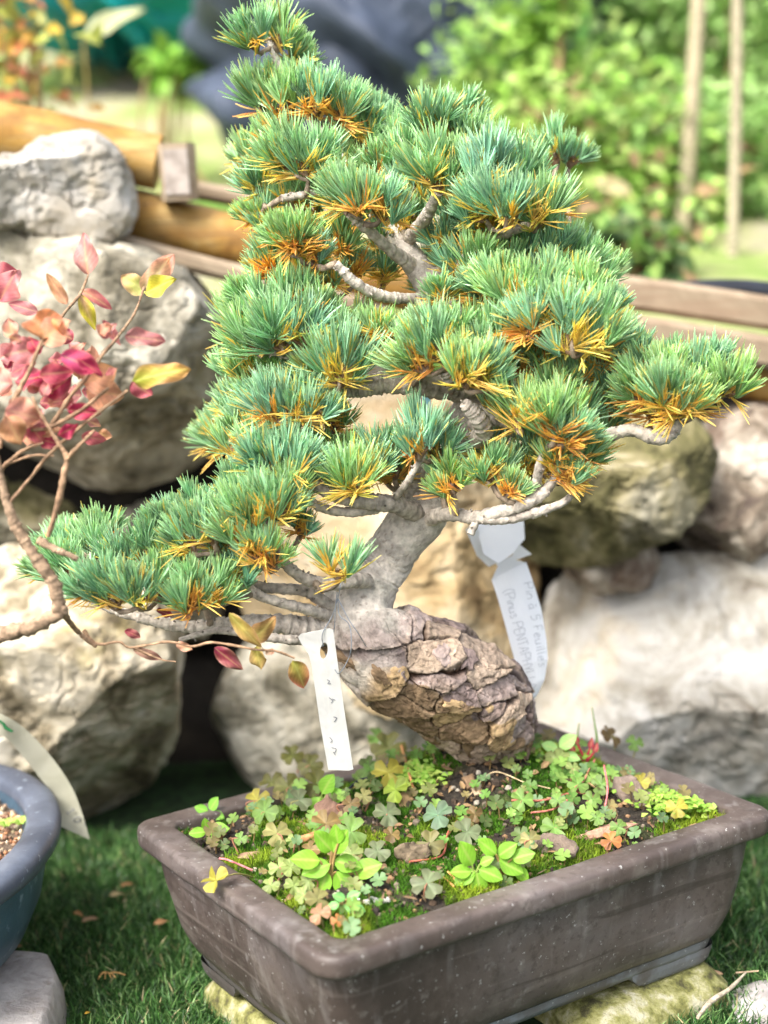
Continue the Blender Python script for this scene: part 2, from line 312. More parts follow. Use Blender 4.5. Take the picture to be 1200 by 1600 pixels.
rock([(800, 800), (810, 700), (880, 640), (1000, 620), (1090, 650), (1120, 720), (1080, 800), (1000, 850), (900, 890), (820, 885)], 1.58, .13, M['mossy'], 'dark mossy boulder below the right end of the pine', 18)
rock([(1060, 800), (1090, 700), (1130, 650), (1220, 640), (1320, 680), (1330, 820), (1240, 880), (1130, 880), (1060, 862)], 1.64, .13, M['brown'], 'brown and cream boulder at the right edge above the largest white one', 21)
rock([(835, 960), (860, 905), (960, 900), (1060, 880), (1180, 875), (1320, 890), (1360, 1050), (1350, 1250), (1260, 1345), (1100, 1340), (930, 1330), (850, 1230), (832, 1090)], 1.6, .15, M['white'], 'largest whitish boulder filling the right side behind the brown pot', 24, amp=.014)
rock([(880, 885), (900, 858), (960, 850), (1030, 862), (1030, 900), (960, 915), (890, 905)], 1.62, .07, M['brown'], 'small reddish wedge stone between the mossy and the largest white boulder', 27, N=80, Mr=40)
rock([(150, 830), (200, 790), (300, 790), (350, 850), (350, 960), (300, 1000), (200, 960), (150, 900)], 1.75, .12, M['grey'], 'grey boulder wedged deep behind the lowest pine branch', 29)
rock([(-120, 760), (-40, 735), (60, 750), (130, 800), (100, 880), (0, 900), (-120, 890)], 1.76, .12, M['mossy'], 'mossy brown boulder low at the left edge under the grey one', 31)
rock([(340, 500), (420, 440), (560, 450), (640, 540), (620, 640), (500, 700), (370, 700)], 1.76, .1, M['cream'], 'cream boulder hidden behind the middle needle pads', 33)
rock([(1140, 1390), (1160, 1375), (1190, 1380), (1200, 1400), (1185, 1425), (1150, 1440), (1138, 1415)], 1.33, .02, M['brown'], 'small reddish brown stone on the grass right of the pot', 36, group=None, N=60, Mr=30, amp=.003, name='small_rock')
rock([(1150, 1600), (1190, 1580), (1250, 1575), (1300, 1610), (1280, 1700), (1190, 1700), (1140, 1640)], 1.06, .06, M['concrete'], 'pale stone block cut off by the bottom right corner', 39, group=None, N=90, Mr=50, amp=.003, name='stone_block')

rock([(1340, 1000), (1400, 900), (1560, 880), (1700, 950), (1720, 1150), (1660, 1330), (1480, 1350), (1360, 1300), (1330, 1150)], 1.6, .15, M['cream'], 'cream boulder right of the largest whitish one', 43, N=160, Mr=90)
rock([(1300, 760), (1350, 680), (1480, 660), (1620, 700), (1640, 820), (1540, 900), (1380, 890), (1310, 850)], 1.64, .13, M['grey'], 'grey boulder right of the brown and cream one', 45, N=160, Mr=90)
rock([(-480, 1000), (-420, 880), (-280, 860), (-150, 920), (-130, 1150), (-170, 1330), (-340, 1350), (-470, 1280)], 1.55, .13, M['grey'], 'grey boulder left of the cream pitted one', 47, N=160, Mr=90)
rock([(-440, 560), (-400, 450), (-270, 410), (-140, 450), (-110, 620), (-150, 760), (-300, 800), (-430, 720)], 1.6, .13, M['cream'], 'cream boulder left of the large grey one', 49, N=160, Mr=90)
# ------------------------------------------------------------------ timber edging
def bar(mb, a, b, wy, hz, bev=.006, wob=.003, seed=0):   # rectangular beam a->b with rounded edges
    a = np.array(a); b = np.array(b); T = nrm(b-a); Sd = nrm(np.cross(T, [0, 0, 1])) if abs(T[2]) < .9 else np.array([1.0, 0, 0]); U = np.cross(Sd, T)
    pr = []
    for sx, sz in ((1, 1), (-1, 1), (-1, -1), (1, -1)):
        q = [(sx*wy/2-sx*bev, sz*hz/2), (sx*wy/2, sz*hz/2-sz*bev)]
        pr += q if sx*sz < 0 else q[::-1]
    pr = np.array(pr)[::-1]; n = 14; t = np.linspace(0, 1, n)
    V = a+(b-a)*t[:, None, None]+(Sd[None, None]*pr[None, :, 0, None]+U[None, None]*pr[None, :, 1, None])
    V = V.reshape(-1, 3); V += wob*fbm(V, 9, 3, seed)[:, None]*U
    mb.add(V, gridf(n, 8, True)[:, ::-1]); mb.add(V[:8], [list(range(8))]); mb.add(V[-8:], [list(range(8))[::-1]])
def log(a, b, r, m, label, seed, name='log', endm=None):
    mb = MB(); a = np.array(a); b = np.array(b); t = np.linspace(0, 1, 9)[:, None]
    pts = a+(b-a)*t; pts[:, 2] += .0015*np.sin(np.arange(9)*1.3+seed)
    tube(mb, pts, r, 28, 60, rough=.02, seed=seed)
    return tag(mb.build(name, m), label, 'log', 'round timber edging above the wall')
log(W(-500, 105, 1.66), W(248, 252, 1.66), .029, M['timber'], 'upper yellow timber log ending beside the small square post', 1)
mb = MB(); a = W(279, 268, 1.64)
bar(mb, a+[0, .0, -.03], a+[0, 0, .028], .036, .036)
k_ = len(mb.f); bar(mb, a+[0, -.0185, -.024], a+[0, -.0185, .022], .026, .004, .001)
for q in range(k_, len(mb.m)): mb.m[q] = mb.m[q]*0+1
tag(mb.build('post', [M['oldwood'], M['endgrain']], smooth=False), 'short square post with grey end standing at the end of the upper yellow log', 'post')
log(W(196, 332, 1.67), W(1750, 730, 1.66), .029, M['timber'], 'long lower yellow log running behind the whole pine', 4)
mb = MB(); bar(mb, W(190, 380, 1.6), W(560, 480, 1.62), .05, .02, seed=3)
tag(mb.build('plank', M['oldwood'], smooth=False), 'thin weathered plank under the yellow log at left', 'plank', 'weathered planks above the wall')
mb = MB(); bar(mb, W(820, 432, 1.66), W(1750, 571, 1.66), .05, .036, seed=5)
tag(mb.build('plank', M['oldwood'], smooth=False), 'upper weathered beam at right carrying the black hose', 'plank', 'weathered planks above the wall')
mb = MB(); bar(mb, W(800, 488, 1.63), W(1750, 636, 1.63), .06, .034, seed=6)
tag(mb.build('plank', M['oldwood'], smooth=False), 'broad weathered beam right, behind the right tip of the pine', 'plank', 'weathered planks above the wall')
mb = MB(); bar(mb, W(270, 292, 1.74), W(700, 362, 1.74), .05, .02, seed=7)
tag(mb.build('plank', M['oldwood'], smooth=False), 'pale plank lying behind the lower yellow log beside the square post', 'plank', 'weathered planks above the wall')
mb = MB(); tube(mb, [W(x, y, 1.66) for x, y in ((1040, 462), (1075, 455), (1130, 452), (1190, 455), (1290, 470))], .011, 14, 40)
tag(mb.build('hose', M['black']), 'black hose lying on the beam at the right edge', 'hose')

# ------------------------------------------------------------------ sheets far behind
def sheet(outline, d, hd, m, label, seed, name, amp):
    P = np.array([W(px, py, d) for px, py in outline]); c = P.mean(0); q = P-c
    ang = np.arctan2(q[:, 2], q[:, 0]); r = np.hypot(q[:, 0], q[:, 2]); o = np.argsort(ang); ang = ang[o]; r = r[o]
    A = np.concatenate([ang-2*np.pi, ang, ang+2*np.pi]); R = np.concatenate([r, r, r]); N = 160; Mr = 70
    th = np.linspace(-np.pi, np.pi, N, endpoint=False); rr = np.interp(th, A, R)
    uq = np.linspace(-.995, .995, Mr); ph = np.sign(uq)*np.pi/2*(1-(1-np.abs(uq))**2)
    V = np.zeros((Mr, N, 3)); cc = np.cos(ph)**.5
    V[..., 0] = cc[:, None]*(rr*np.cos(th))[None]; V[..., 2] = cc[:, None]*(rr*np.sin(th))[None]; V[..., 1] = np.sin(ph)[:, None]*hd
    V = V.reshape(-1, 3); n0 = V/np.linalg.norm(V, axis=1)[:, None]
    fold = np.abs(noise(np.stack([V[:, 0]*9+V[:, 2]*9, V[:, 1]*3, V[:, 2]*2-V[:, 0]*2], 1), 1.2, seed))+.4*np.abs(noise(np.stack([V[:, 0]*20+V[:, 2]*16, V[:, 1]*5, V[:, 2]*4-V[:, 0]*4], 1), 1.2, seed+4))
    V += n0*(amp*(fold[:, None]-.4)+amp*.5*fbm(V, 3, 3, seed)[:, None])
    mb = MB(); mb.add(V+c, gridf(Mr, N, True)); i = np.arange(N)
    for q, sg in ((i, -1), (i+(Mr-1)*N, 1)): mb.add(np.vstack([V[q]+c, V[q].mean(0)+c]), np.stack([i, (i+1) % N, np.full(N, N)], 1)[:, ::sg])
    return tag(mb.build(name, m), label, 'tarp')
sheet([(0, -140), (10, 20), (90, 75), (200, 70), (330, 76), (380, 20), (370, -140)], 5.0, .5, M['teal'], 'teal tarpaulin heap at the top left of the garden', 3, 'tarpaulin', .12)
sheet([(340, -160), (345, 90), (335, 170), (400, 225), (560, 260), (700, 270), (830, 220), (900, 100), (930, -160)], 3.4, .4, M['sheet'], 'crumpled dark blue plastic sheet behind the pine top', 9, 'plastic_sheet', .12)
sheet([(780, -160), (790, 30), (880, 45), (1010, 20), (1020, -160)], 4.6, .4, M['black'], 'black plastic heap at the top edge right of the dark blue sheet', 12, 'plastic_sheet', .15)

# ------------------------------------------------------------------ leaves
def leaf(mb, base, d, nrmv, L, Wd, col, col2=None, curl=.3, fold=.35, wav=.1, seed=0, nu=7, nv=9, m=0, shape=.75):
    d = nrm(d); n = nrm(np.asarray(nrmv, float)-d*np.dot(nrmv, d)); s = np.cross(d, n)
    t = np.linspace(0, 1, nv)[:, None]; v = np.linspace(-1, 1, nu)[None]
    wd = np.sin(np.pi*np.clip(t, 0, 1)**shape)**.8*Wd/2+1e-5
    x = v*wd; y = t*L+0*v; z = -curl*L*t**2+fold*np.abs(x)+wav*Wd*np.sin(t*9+seed*3+v*2)*np.abs(v)
    P = np.asarray(base)+x[..., None]*s+y[..., None]*d+z[..., None]*n
    col = np.asarray(col, float); c2 = np.asarray(col if col2 is None else col2, float)
    k = np.clip(np.abs(v)*.7+(t-.3)*.8+.35*math.sin(seed), 0, 1)[..., None]
    C = col*(1-k)+c2*k
    if nv >= 16:
        Q = np.stack([x+seed, y, 0*x], -1).reshape(-1, 3); mo = fbm(Q, 160, 4, seed % 50).reshape(x.shape)[..., None]; C = C*(1+.5*mo)+np.array([.12, .1, .03])*np.clip(mo, 0, 1); br_e = np.clip((np.abs(v)-.8)*5, 0, 1)[..., None]*np.ones_like(k); C = C*(1-.25*br_e)+np.array([.55, .35, .25])*.25*br_e
    if nv >= 12: C = C*(1+.16*np.sin((t*6-np.abs(v)*2.2)*6.283)*np.abs(v)**.5)[..., None]
    vein = (np.abs(v) < .05)[..., None]*np.ones_like(k); C = C*(1-.25*vein)+.25*vein*np.array([.7, .6, .25])
    mb.add(P.reshape(-1, 3), gridf(nv, nu), C.reshape(-1, 3), m)
def shrub(name, label, px, py, y, rx, rz, ry, n, L, cols, seed, stems=6, group='leafy shrubs behind the wall', cat='shrub', base=None):
    g = np.random.default_rng(seed); c = W(px, py, y); base = np.array([c[0], c[1], bankz(c[0], c[1])]) if base is None else np.array(base)
    r = thing(name, base, label, cat, group); mb = MB(); ms = MB()
    cl = [c+np.array([g.uniform(-1, 1)*rx*.85, g.uniform(-1, 1)*ry*.6, g.uniform(-1, 1)*rz*.85]) for _ in range(16)]
    for k in range(stems):
        e = cl[k % len(cl)]+[0, 0, rz*.15]; mid = (base+e)/2+g.normal(size=3)*.03
        tube(ms, [base+g.normal(size=3)*[.03, .03, 0]-[0, 0, .02], mid, e], [.008, .005, .002], 6, 14, col=(.28, .2, .1))
    for i in range(n):
        k = cl[g.integers(len(cl))]; p = k+np.clip(g.normal(size=3), -1.7, 1.7)*[rx*.33, ry*.33, rz*.33]
        co = np.array(cols[g.integers(len(cols))])*g.uniform(.75, 1.25)
        leaf(mb, p, nrm([g.normal(), g.normal()-.4, g.normal()*.7]), [g.normal()*.5, g.normal()*.5-.3, 1], L*g.uniform(.7, 1.3), L*.6, co, co*.8, nu=3, nv=4, seed=i)
    ms.build('stem', M['twig'], r); mb.build('foliage', M['leaf'], r); return r
G1 = [(.2, .46, .05), (.32, .58, .1), (.42, .62, .16), (.12, .3, .05)]
G2 = [(.3, .58, .16), (.4, .64, .24), (.22, .46, .12)]
YG = [(.42, .46, .05), (.3, .42, .06), (.5, .44, .06)]
shrub('leafy_shrub', 'yellow green leafy shrub just right of the dark blue sheet', 830, 150, 2.9, .15, .15, .12, 900, .03, G1+G2, 1)
shrub('leafy_shrub', 'low bright green shrub directly behind the pine crown at right', 960, 270, 2.6, .17, .17, .14, 1400, .03, G1+G1+[(.3, .16, .1)], 2)
shrub('leafy_shrub', 'tall pale green shrub around the two stakes at the top right', 1120, 60, 3.3, .3, .3, .16, 4200, .03, G2, 3)
shrub('leafy_shrub', 'green shrub low between the right beam and the stakes', 1120, 330, 2.7, .21, .16, .14, 2400, .026, G2, 4)
shrub('leafy_shrub', 'dark leaved plant beside the pine crown above the right beam', 940, 400, 2.2, .1, .07, .08, 260, .045, [(.08, .2, .05), (.14, .34, .06), (.08, .2, .08), (.25, .14, .08)], 6)
shrub('leafy_shrub', 'bright lime shrub beyond the others at the top right edge', 1230, 200, 4.2, .4, .5, .3, 3000, .045, G1+G2, 8)
shrub('leafy_shrub', 'pale green shrub at the top edge between the black plastic and the stakes', 990, 70, 3.6, .2, .2, .15, 1600, .034, G2, 12)
shrub('leafy_shrub', 'yellowish sprig rising in front of the black plastic at the top', 840, 40, 2.8, .06, .13, .06, 130, .05, G1[:2], 10)
shrub('autumn_shrub', 'red and yellow autumn shrub at the top left behind the log', 40, 100, 2.2, .09, .13, .1, 170, .035, [(.6, .4, .04), (.55, .12, .08), (.3, .36, .06), (.6, .3, .08), (.35, .4, .1)], 7, group=None)
shrub('grass_clump', 'bright green tuft of grass on the bank beyond the logs', 265, 105, 3.4, .05, .03, .05, 90, .05, [(.16, .42, .03)], 9, group=None, cat='plant')
def bigleaf(px, py, y, dirx, L, Wd, c1, c2, label, name='fallen_leaf'):
    mb = MB(); b = W(px, py, y); leaf(mb, b, [dirx, 0, .5], [0, -1, .6], L, Wd, c1, c2, curl=.2, nu=9, nv=12)
    tube(mb, [b-[0, 0, .12], b-[0, 0, .05], b], [.002, .002, .002], 5, 8, col=(.4, .3, .1))
    return tag(mb.build(name, M['leaf']), label, 'leaf')
bigleaf(985, 305, 2.4, -.9, .06, .03, (.42, .38, .2), (.45, .33, .2), 'pale brown blurred leaf right of the pine crown', 'brown_leaf')
bigleaf(130, 60, 2.6, .9, .11, .035, (.42, .45, .25), (.5, .5, .3), 'long pale green blurred leaf below the teal tarpaulin', 'green_leaf')
for i, (x0, y0, x1, y1, y, rd, lb) in enumerate([(1092, -40, 1062, 370, 2.55, .013, 'thicker left stake among the green shrubs'), (1150, -40, 1142, 420, 2.4, .009, 'thin pale right stake among the green shrubs'), (912, -40, 905, 120, 2.9, .01, 'short green stake at the top beside the black plastic')]):
    mb = MB(); a = W(x0, y0, y); b = W(x1, y1, y); a = a+(a-b)*.3
    tube(mb, [b-[0, 0, .05], (a+b)/2+[.004, 0, 0], a], [rd, rd*.95, rd*.9], 12, 30, col=[(.36, .31, .21), (.34, .3, .21), (.2, .45, .12)][i], rough=.04)
    tag(mb.build('stake', M['twig']), lb, 'stake', 'garden stakes behind the wall')

# ------------------------------------------------------------------ pot
POTF = np.array([-.05, .889]); YAW = math.radians(32.2); PA = np.array([math.cos(YAW), math.sin(YAW)]); PB = np.array([-math.sin(YAW), math.cos(YAW)])
PL, PWd, RIMZ = .40, .305, .15
PC = POTF+PA*PL/2+PB*PWd/2
def loc2(u, v, z):
    u = np.asarray(u, float); v = np.asarray(v, float)
    return np.stack([PC[0]+PA[0]*u+PB[0]*v, PC[1]+PA[1]*u+PB[1]*v, np.zeros_like(u)+z], -1)
def rrect(hx, hy, r, k=8, ns=24):
    pts = []
    for cx, cy, a0 in ((hx-r, hy-r, 0), (-hx+r, hy-r, 90), (-hx+r, -hy+r, 180), (hx-r, -hy+r, 270)):
        arc = [(cx+r*math.cos(math.radians(a0+90*i/k)), cy+r*math.sin(math.radians(a0+90*i/k))) for i in range(k+1)]
        if pts:
            p = pts[-1]; q = arc[0]; pts += [(p[0]+(q[0]-p[0])*i/ns, p[1]+(q[1]-p[1])*i/ns) for i in range(1, ns)]
        pts += arc
    p = pts[-1]; q = pts[0]; pts += [(p[0]+(q[0]-p[0])*i/ns, p[1]+(q[1]-p[1])*i/ns) for i in range(1, ns)]
    return np.array(pts)
def loft(prof, tr, mb, m=0, wob=.0011):
    rings = []
    for (inset, z, r) in prof:
        z = z if z > .12 else .12-(.12-z)*1.22
        q = rrect(PL/2-inset, PWd/2-inset, max(r, .001)); rings.append(tr(q[:, 0], q[:, 1], z))
    V = np.concatenate(rings); V = V+wob*fbm(V, 25, 3, 4)[:, None]*[1, 1, .6]
    mb.add(V, gridf(len(prof), len(rings[0]), True), m=m); return len(rings[0])
LIP = .0245
pot = thing('bonsai_pot', (PC[0], PC[1], .0285), 'rectangular brown unglazed clay bonsai pot with a wide flat rim holding the pine', 'pot')
mb = MB()
loft([(.0145, .1325, .02), (.0045, .1335, .02), (.0014, .1345, .02), (.0003, .1365, .02), (0, .139, .02), (.0001, .1455, .0195), (.0008, .1485, .019), (.0025, .15, .018), (.006, .1505, .016), (.0165, .1502, .014), (.0215, .15, .013), (.0238, .1493, .012), (.0248, .1475, .011), (.0252, .144, .011), (.0256, .138, .011), (.027, .12, .011)], loc2, mb)
mb.build('rim', M['pot'], pot)
mb = MB()
loft([(.012, .138, .02), (.0122, .13, .02), (.0128, .122, .02), (.0145, .11, .02), (.0175, .095, .021), (.021, .08, .022), (.0245, .07, .024), (.028, .064, .025), (.034, .0605, .026), (.04, .0595, .02)], loc2, mb)
loft([(.0262, .14, .011), (.03, .1, .011), (.04, .075, .02), (.1, .07, .02), (.13, .07, .005)][::-1], loc2, mb)
o = mb.build('body', M['pot'], pot)
# bloom of lime on the lower wall: skirt + corner feet
mb = MB(); loft([(.031, .062, .024), (.0315, .058, .024), (.033, .0545, .024), (.05, .0545, .02), (.1, .0545, .02), (.13, .0545, .01)], loc2, mb)
mb.build('base', M['potlow'], pot)
for sx, sy in ((1, 1), (1, -1), (-1, 1), (-1, -1)):
    mb = MB(); hx, hy = PL/2-.0325, PWd/2-.0325; fl, fw, th = .085, .065, .022; r = .016
    arc = [(hx-r+r*math.cos(a), hy-r+r*math.sin(a)) for a in np.linspace(0, np.pi/2, 7)]
    top = [(hx, hy-fw-.006), *[(hx, hy-fw+i*(fw-r)/5) for i in range(5)], *arc, *[(hx-r-i*(fl-r)/5, hy) for i in range(1, 5)], (hx-fl-.006, hy), (hx-fl-.006, hy-th), (hx-th, hy-th), (hx-th, hy-fw-.006)]
    rings = []
    for z, sh in ((.056, 0), (.052, .0008), (.0475, .003), (.045, .006)):
        z = .12-(.12-z)*1.22; q = np.array(top); cc = np.array([hx-r, hy-r])
        q2 = q.copy(); q2[:, 0] = np.where(q[:, 0] < hx-fl+.02, q[:, 0]+sh*2.5, q[:, 0]-sh*.6); q2[:, 1] = np.where(q[:, 1] < hy-fw+.02, q[:, 1]+sh*2.5, q[:, 1]-sh*.6)
        rings.append(loc2(sx*q2[:, 0], sy*q2[:, 1], z))
    n = len(top); f = gridf(4, n, True)
    mb.add(np.concatenate(rings), f if sx*sy < 0 else f[:, ::-1]); mb.add(rings[-1], [list(range(n))])
    mb.build('foot', M['potlow'], pot, smooth=False)

# kerb stones under the pot
def slab(pts, z0, z1, m, label, name, seed, cat='stone', grp=None, bev=.008, amp=.003):
    pts = np.array(pts, float); c = pts.mean(0); d = []
    for i in range(len(pts)):
        a, b = pts[i], pts[(i+1) % len(pts)]
        for k in range(14): d.append(a+(b-a)*k/14)
    d = np.array(d); d = np.array([(d[i-2]+d[i-1]+d[i]+d[(i+1) % len(d)]+d[(i+2) % len(d)])/5 for i in range(len(d))])
    n = len(d); rings = []
    for s, z in ((1.0, z0), (1.01, z0+(z1-z0)*.3), (1.0, z0+(z1-z0)*.6), (1-.1*bev/.008, z1-bev*.9), (1-.16*bev/.008, z1-bev*.35), (1-.24*bev/.008, z1-.001), (.6, z1), (.3, z1), (.02, z1)):
        q = c+(d-c)*s; rings.append(np.c_[q, np.full(n, z)])
    V = np.concatenate(rings); nz = fbm(V, 40, 4, seed); V[:, :2] += (amp*nz)[:, None]*nrm([1, .4]); V[:, 2] += amp*.5*fbm(V, 60, 3, seed+3)*(V[:, 2] > z0+.01)*(V[:, 2] < z1-.0005)
    mb = MB(); mb.add(V, gridf(len(rings), n, True)); return tag(mb.build(name, m), label, cat, grp)
def L2(u, v): return loc2(u, v, 0)[:2]
slab([L2(-.168, .12), L2(-.168, -.09), L2(-.1, -.09), L2(-.1, .12)], -.01, .0285, M['mossstone'], 'yellow green mossy stone under the left end of the brown pot', 'support_stone', 4, grp='mossy stones the pot stands on')
slab([L2(.03, .08), L2(.03, -.138), L2(.17, -.138), L2(.17, .08)], -.01, .0285, M['mossstone'], 'yellow green mossy stone under the right end of the brown pot', 'support_stone', 8, grp='mossy stones the pot stands on')

# ------------------------------------------------------------------ soil in the pot
TB = W(755, 1190, 1.19)
def soilz(x, y):
    x = np.asarray(x, float); y = np.asarray(y, float); P = np.stack([x, y, 0*x], -1).reshape(-1, 3)
    du = (x-PC[0])*PA[0]+(y-PC[1])*PA[1]; dv = (x-PC[0])*PB[0]+(y-PC[1])*PB[1]
    e = np.minimum(PL/2-LIP-np.abs(du), PWd/2-LIP-np.abs(dv))
    m = .031*np.exp(-(((x-TB[0])/.075)**2+((y-TB[1])/.07)**2))
    return .1395+.006*sstep(0, .03, e)+m+.006*sstep(0.0, .05, e)+(.0035*fbm(P, 28, 4, 2)+.0018*fbm(P, 120, 3, 5)).reshape(x.shape)
_sx = np.linspace(PC[0]-.27, PC[0]+.27, 400); _sy = np.linspace(PC[1]-.27, PC[1]+.27, 400); _SG = soilz(*np.meshgrid(_sx, _sy))
def soilq(x, y):
    i = np.clip((x-_sx[0])/(_sx[1]-_sx[0]), 0, 398.99); j = np.clip((y-_sy[0])/(_sy[1]-_sy[0]), 0, 398.99); a, b = int(i), int(j); u, v = i-a, j-b
    return _SG[b, a]*(1-u)*(1-v)+_SG[b, a+1]*u*(1-v)+_SG[b+1, a]*(1-u)*v+_SG[b+1, a+1]*u*v
def onsoil(px, py):
    d = ray(px, py); y = 1.1
    for _ in range(25):
        p = np.array([0, 0, CAMZ])+d*y; z = float(soilq(p[0], p[1])); y = y+.7*((CAMZ-z)/(-d[2])-y)
    p = np.array([0, 0, CAMZ])+d*y; return np.array([p[0], p[1], float(soilq(p[0], p[1]))])
uu = np.linspace(-PL/2+.024, PL/2-.024, 210); vv = np.linspace(-PWd/2+.024, PWd/2-.024, 160)
U, V_ = np.meshgrid(uu, vv); P = loc2(U.ravel(), V_.ravel(), 0); P[:, 2] = soilz(P[:, 0], P[:, 1])
def mossmask(P):
    Q = P*[1, 1, 0]; m = sstep(-.3, .02, fbm(Q, 24, 4, 31))
    k = np.exp(-(((P[:, 0]-TB[0]+.012)/.034)**2+((P[:, 1]-TB[1]+.05)/.035)**2)); k2 = np.exp(-(((P[:, 0]-.17)/.05)**2+((P[:, 1]-1.13)/.03)**2))
    return np.clip(m-1.3*k-.6*k2, 0, 1)
mk = mossmask(P)[:, None]; y3 = sstep(-.3, .4, fbm(P, 30, 3, 77))[:, None]
colM = np.array([.05, .09, .008])*(1-y3)+np.array([.16, .17, .015])*y3
C = np.array([.03, .024, .018])*(1-mk)+colM*mk
mb = MB(); mb.add(P, gridf(len(vv), len(uu)), C)
tag(mb.build('potting_soil', mat('soil_surface', attr=True, scale=260, detail=8, var=.75, rough=.95, bump=1, bscale=420, bdist=.003)), kind='stuff')
# moss sprigs
def blades(mb, B, D, L, Wd, C, bend=.3, seg=2):
    n = len(B); s = np.cross(D, RNG.normal(size=(n, 3))); s /= np.linalg.norm(s, axis=1)[:, None]+1e-9
    bd = np.cross(D, s)*bend*L[:, None]; rows = []
    for k in range(seg+1):
        t = k/seg; wk = Wd*(1-t)**.6*.5+1e-5; c = B+D*(L*t)[:, None]+bd*t*t; rows += [c-s*wk[:, None], c+s*wk[:, None]]
    V = np.stack(rows, 1).reshape(-1, 3); k = 2*(seg+1); base = np.arange(n)[:, None]*k
    f = np.concatenate([base+np.array([2*i, 2*i+1, 2*i+3, 2*i+2]) for i in range(seg)]).reshape(-1, 4)
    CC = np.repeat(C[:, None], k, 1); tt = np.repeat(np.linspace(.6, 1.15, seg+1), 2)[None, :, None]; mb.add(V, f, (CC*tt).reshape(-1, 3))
def rdir(n, up, spread):
    d = RNG.normal(size=(n, 3))*spread+np.array(up); return d/np.linalg.norm(d, axis=1)[:, None]
n = 42000; P = loc2(RNG.uniform(-PL/2+.027, PL/2-.027, n), RNG.uniform(-PWd/2+.027, PWd/2-.027, n), 0)
P = P[mossmask(P) > RNG.uniform(.15, .8, n)]; P[:, 2] = soilz(P[:, 0], P[:, 1])-.0005; n = len(P)
y3 = sstep(-.1, .6, fbm(P, 30, 3, 77))[:, None]; C = (np.array([.06, .17, .01])*(1-y3)+np.array([.32, .42, .03])*y3)*RNG.uniform(.6, 1.3, (n, 1))
L = RNG.uniform(.0028, .006, n)*(1+.8*y3[:, 0]); mb = MB(); 
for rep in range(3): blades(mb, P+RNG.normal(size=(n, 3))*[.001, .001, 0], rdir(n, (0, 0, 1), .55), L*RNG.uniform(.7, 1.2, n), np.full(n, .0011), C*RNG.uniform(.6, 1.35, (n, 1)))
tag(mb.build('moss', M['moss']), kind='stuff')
mb = MB(); n = 2600; P = loc2(RNG.uniform(-PL/2+.028, PL/2-.028, n), RNG.uniform(-PWd/2+.028, PWd/2-.028, n), 0); P[:, 2] = soilz(P[:, 0], P[:, 1])
for i in range(n):
    r = RNG.uniform(.0006, .0024)*(1.0 if RNG.random() < .9 else 1.6); ph = np.linspace(.1, 3.04, 4); t2 = np.linspace(0, 2*np.pi, 6, endpoint=False)
    Vq = np.stack([np.sin(ph)[:, None]*np.cos(t2), np.sin(ph)[:, None]*np.sin(t2), np.cos(ph)[:, None]+0*t2], -1).reshape(-1, 3)*r*RNG.uniform(.5, 1.4, 3)
    mb.add(Vq+P[i]+[0, 0, r*.4], gridf(4, 6, True)[:, ::-1], [(.05, .035, .025), (.09, .06, .04), (.03, .022, .018), (.25, .15, .08), (.15, .12, .09), (.04, .03, .02)][i % 6])
tag(mb.build('soil_crumbs', M['chip'], smooth=False), kind='stuff')
# tiny leaved ground cover at right
mb = MB(); n = 1500
for i in range(n):
    q = RNG.random(); px, py = (RNG.normal(1085, 38), RNG.normal(1258, 11)) if q < .55 else ((RNG.normal(930, 45), RNG.normal(1170, 12)) if q < .8 else ((RNG.normal(860, 40), RNG.normal(1165, 14)) if q < .9 else (RNG.normal(655, 18), RNG.normal(1222, 10))))
    p = onsoil(px, py); lu = (p[:2]-PC)@PA; lv = (p[:2]-PC)@PB
    if abs(lu) > PL/2-.029 or abs(lv) > PWd/2-.029: continue
    k = RNG.uniform(.8, 1.2); c = np.array([.2, .42, .04])*k if RNG.random() < .7 else np.array([.32, .46, .08])*k
    leaf(mb, p+[0, 0, RNG.uniform(.002, .009)], nrm([RNG.normal(), RNG.normal(), .5]), [0, -.4, 1], .0055*k, .0042*k, c, c*1.1, nu=3, nv=4, seed=i)
tag(mb.build('ground_cover', M['leaf']), kind='stuff')

mb = MB(); ml = MB(); gc = np.random.default_rng(91)
for i in range(230):
    for _ in range(20):
        u_ = gc.uniform(-PL/2+.032, PL/2-.032); v_ = gc.uniform(-PWd/2+.032, PWd/2-.032); p = loc2(u_, v_, 0)
        if np.hypot(p[0]-TB[0], p[1]-TB[1]) > .035 and (fbm(p[None], 20, 2, 55)[0] > -.1 or gc.random() < .25): break
    p[2] = soilq(p[0], p[1]); R_ = gc.uniform(.003, .0068); c = p+[gc.normal()*.003, gc.normal()*.003-.002, gc.uniform(.004, .016)]; n = nrm([gc.normal()*.3, -.6+gc.normal()*.2, .9]); u = nrm(np.cross(n, [gc.normal(), .3, gc.normal()])); v = np.cross(n, u)
    col = np.array([(.13, .26, .05), (.2, .33, .07), (.11, .17, .045), (.17, .2, .06), (.24, .2, .08), (.14, .24, .1)][gc.integers(6)])*gc.uniform(.7, 1.2)
    for k in range(3):
        a = k*2.094+i; d = u*math.cos(a)+v*math.sin(a); s_ = np.cross(n, d); t = np.linspace(0, 1, 5)[:, None]; q = np.linspace(-1, 1, 7)[None]
        P = c+(q*R_*.74*t**.7)[..., None]*s_+(R_*t*(.84+.16*np.sin(np.abs(q)*3)-.42*np.clip(np.abs(q)-.55, 0, 1)))[..., None]*d+(np.abs(q)*R_*.2*t)[..., None]*n
        mb.add(P.reshape(-1, 3), gridf(5, 7), col*gc.uniform(.85, 1.15))
    tube(mb, [p, (p+c)/2+[.001, 0, .002], c], [.0005, .0005, .0004], 5, 8, col=(.3, .2, .08))
tag(mb.build('small_clover_cover', M['leaf']), kind='stuff')
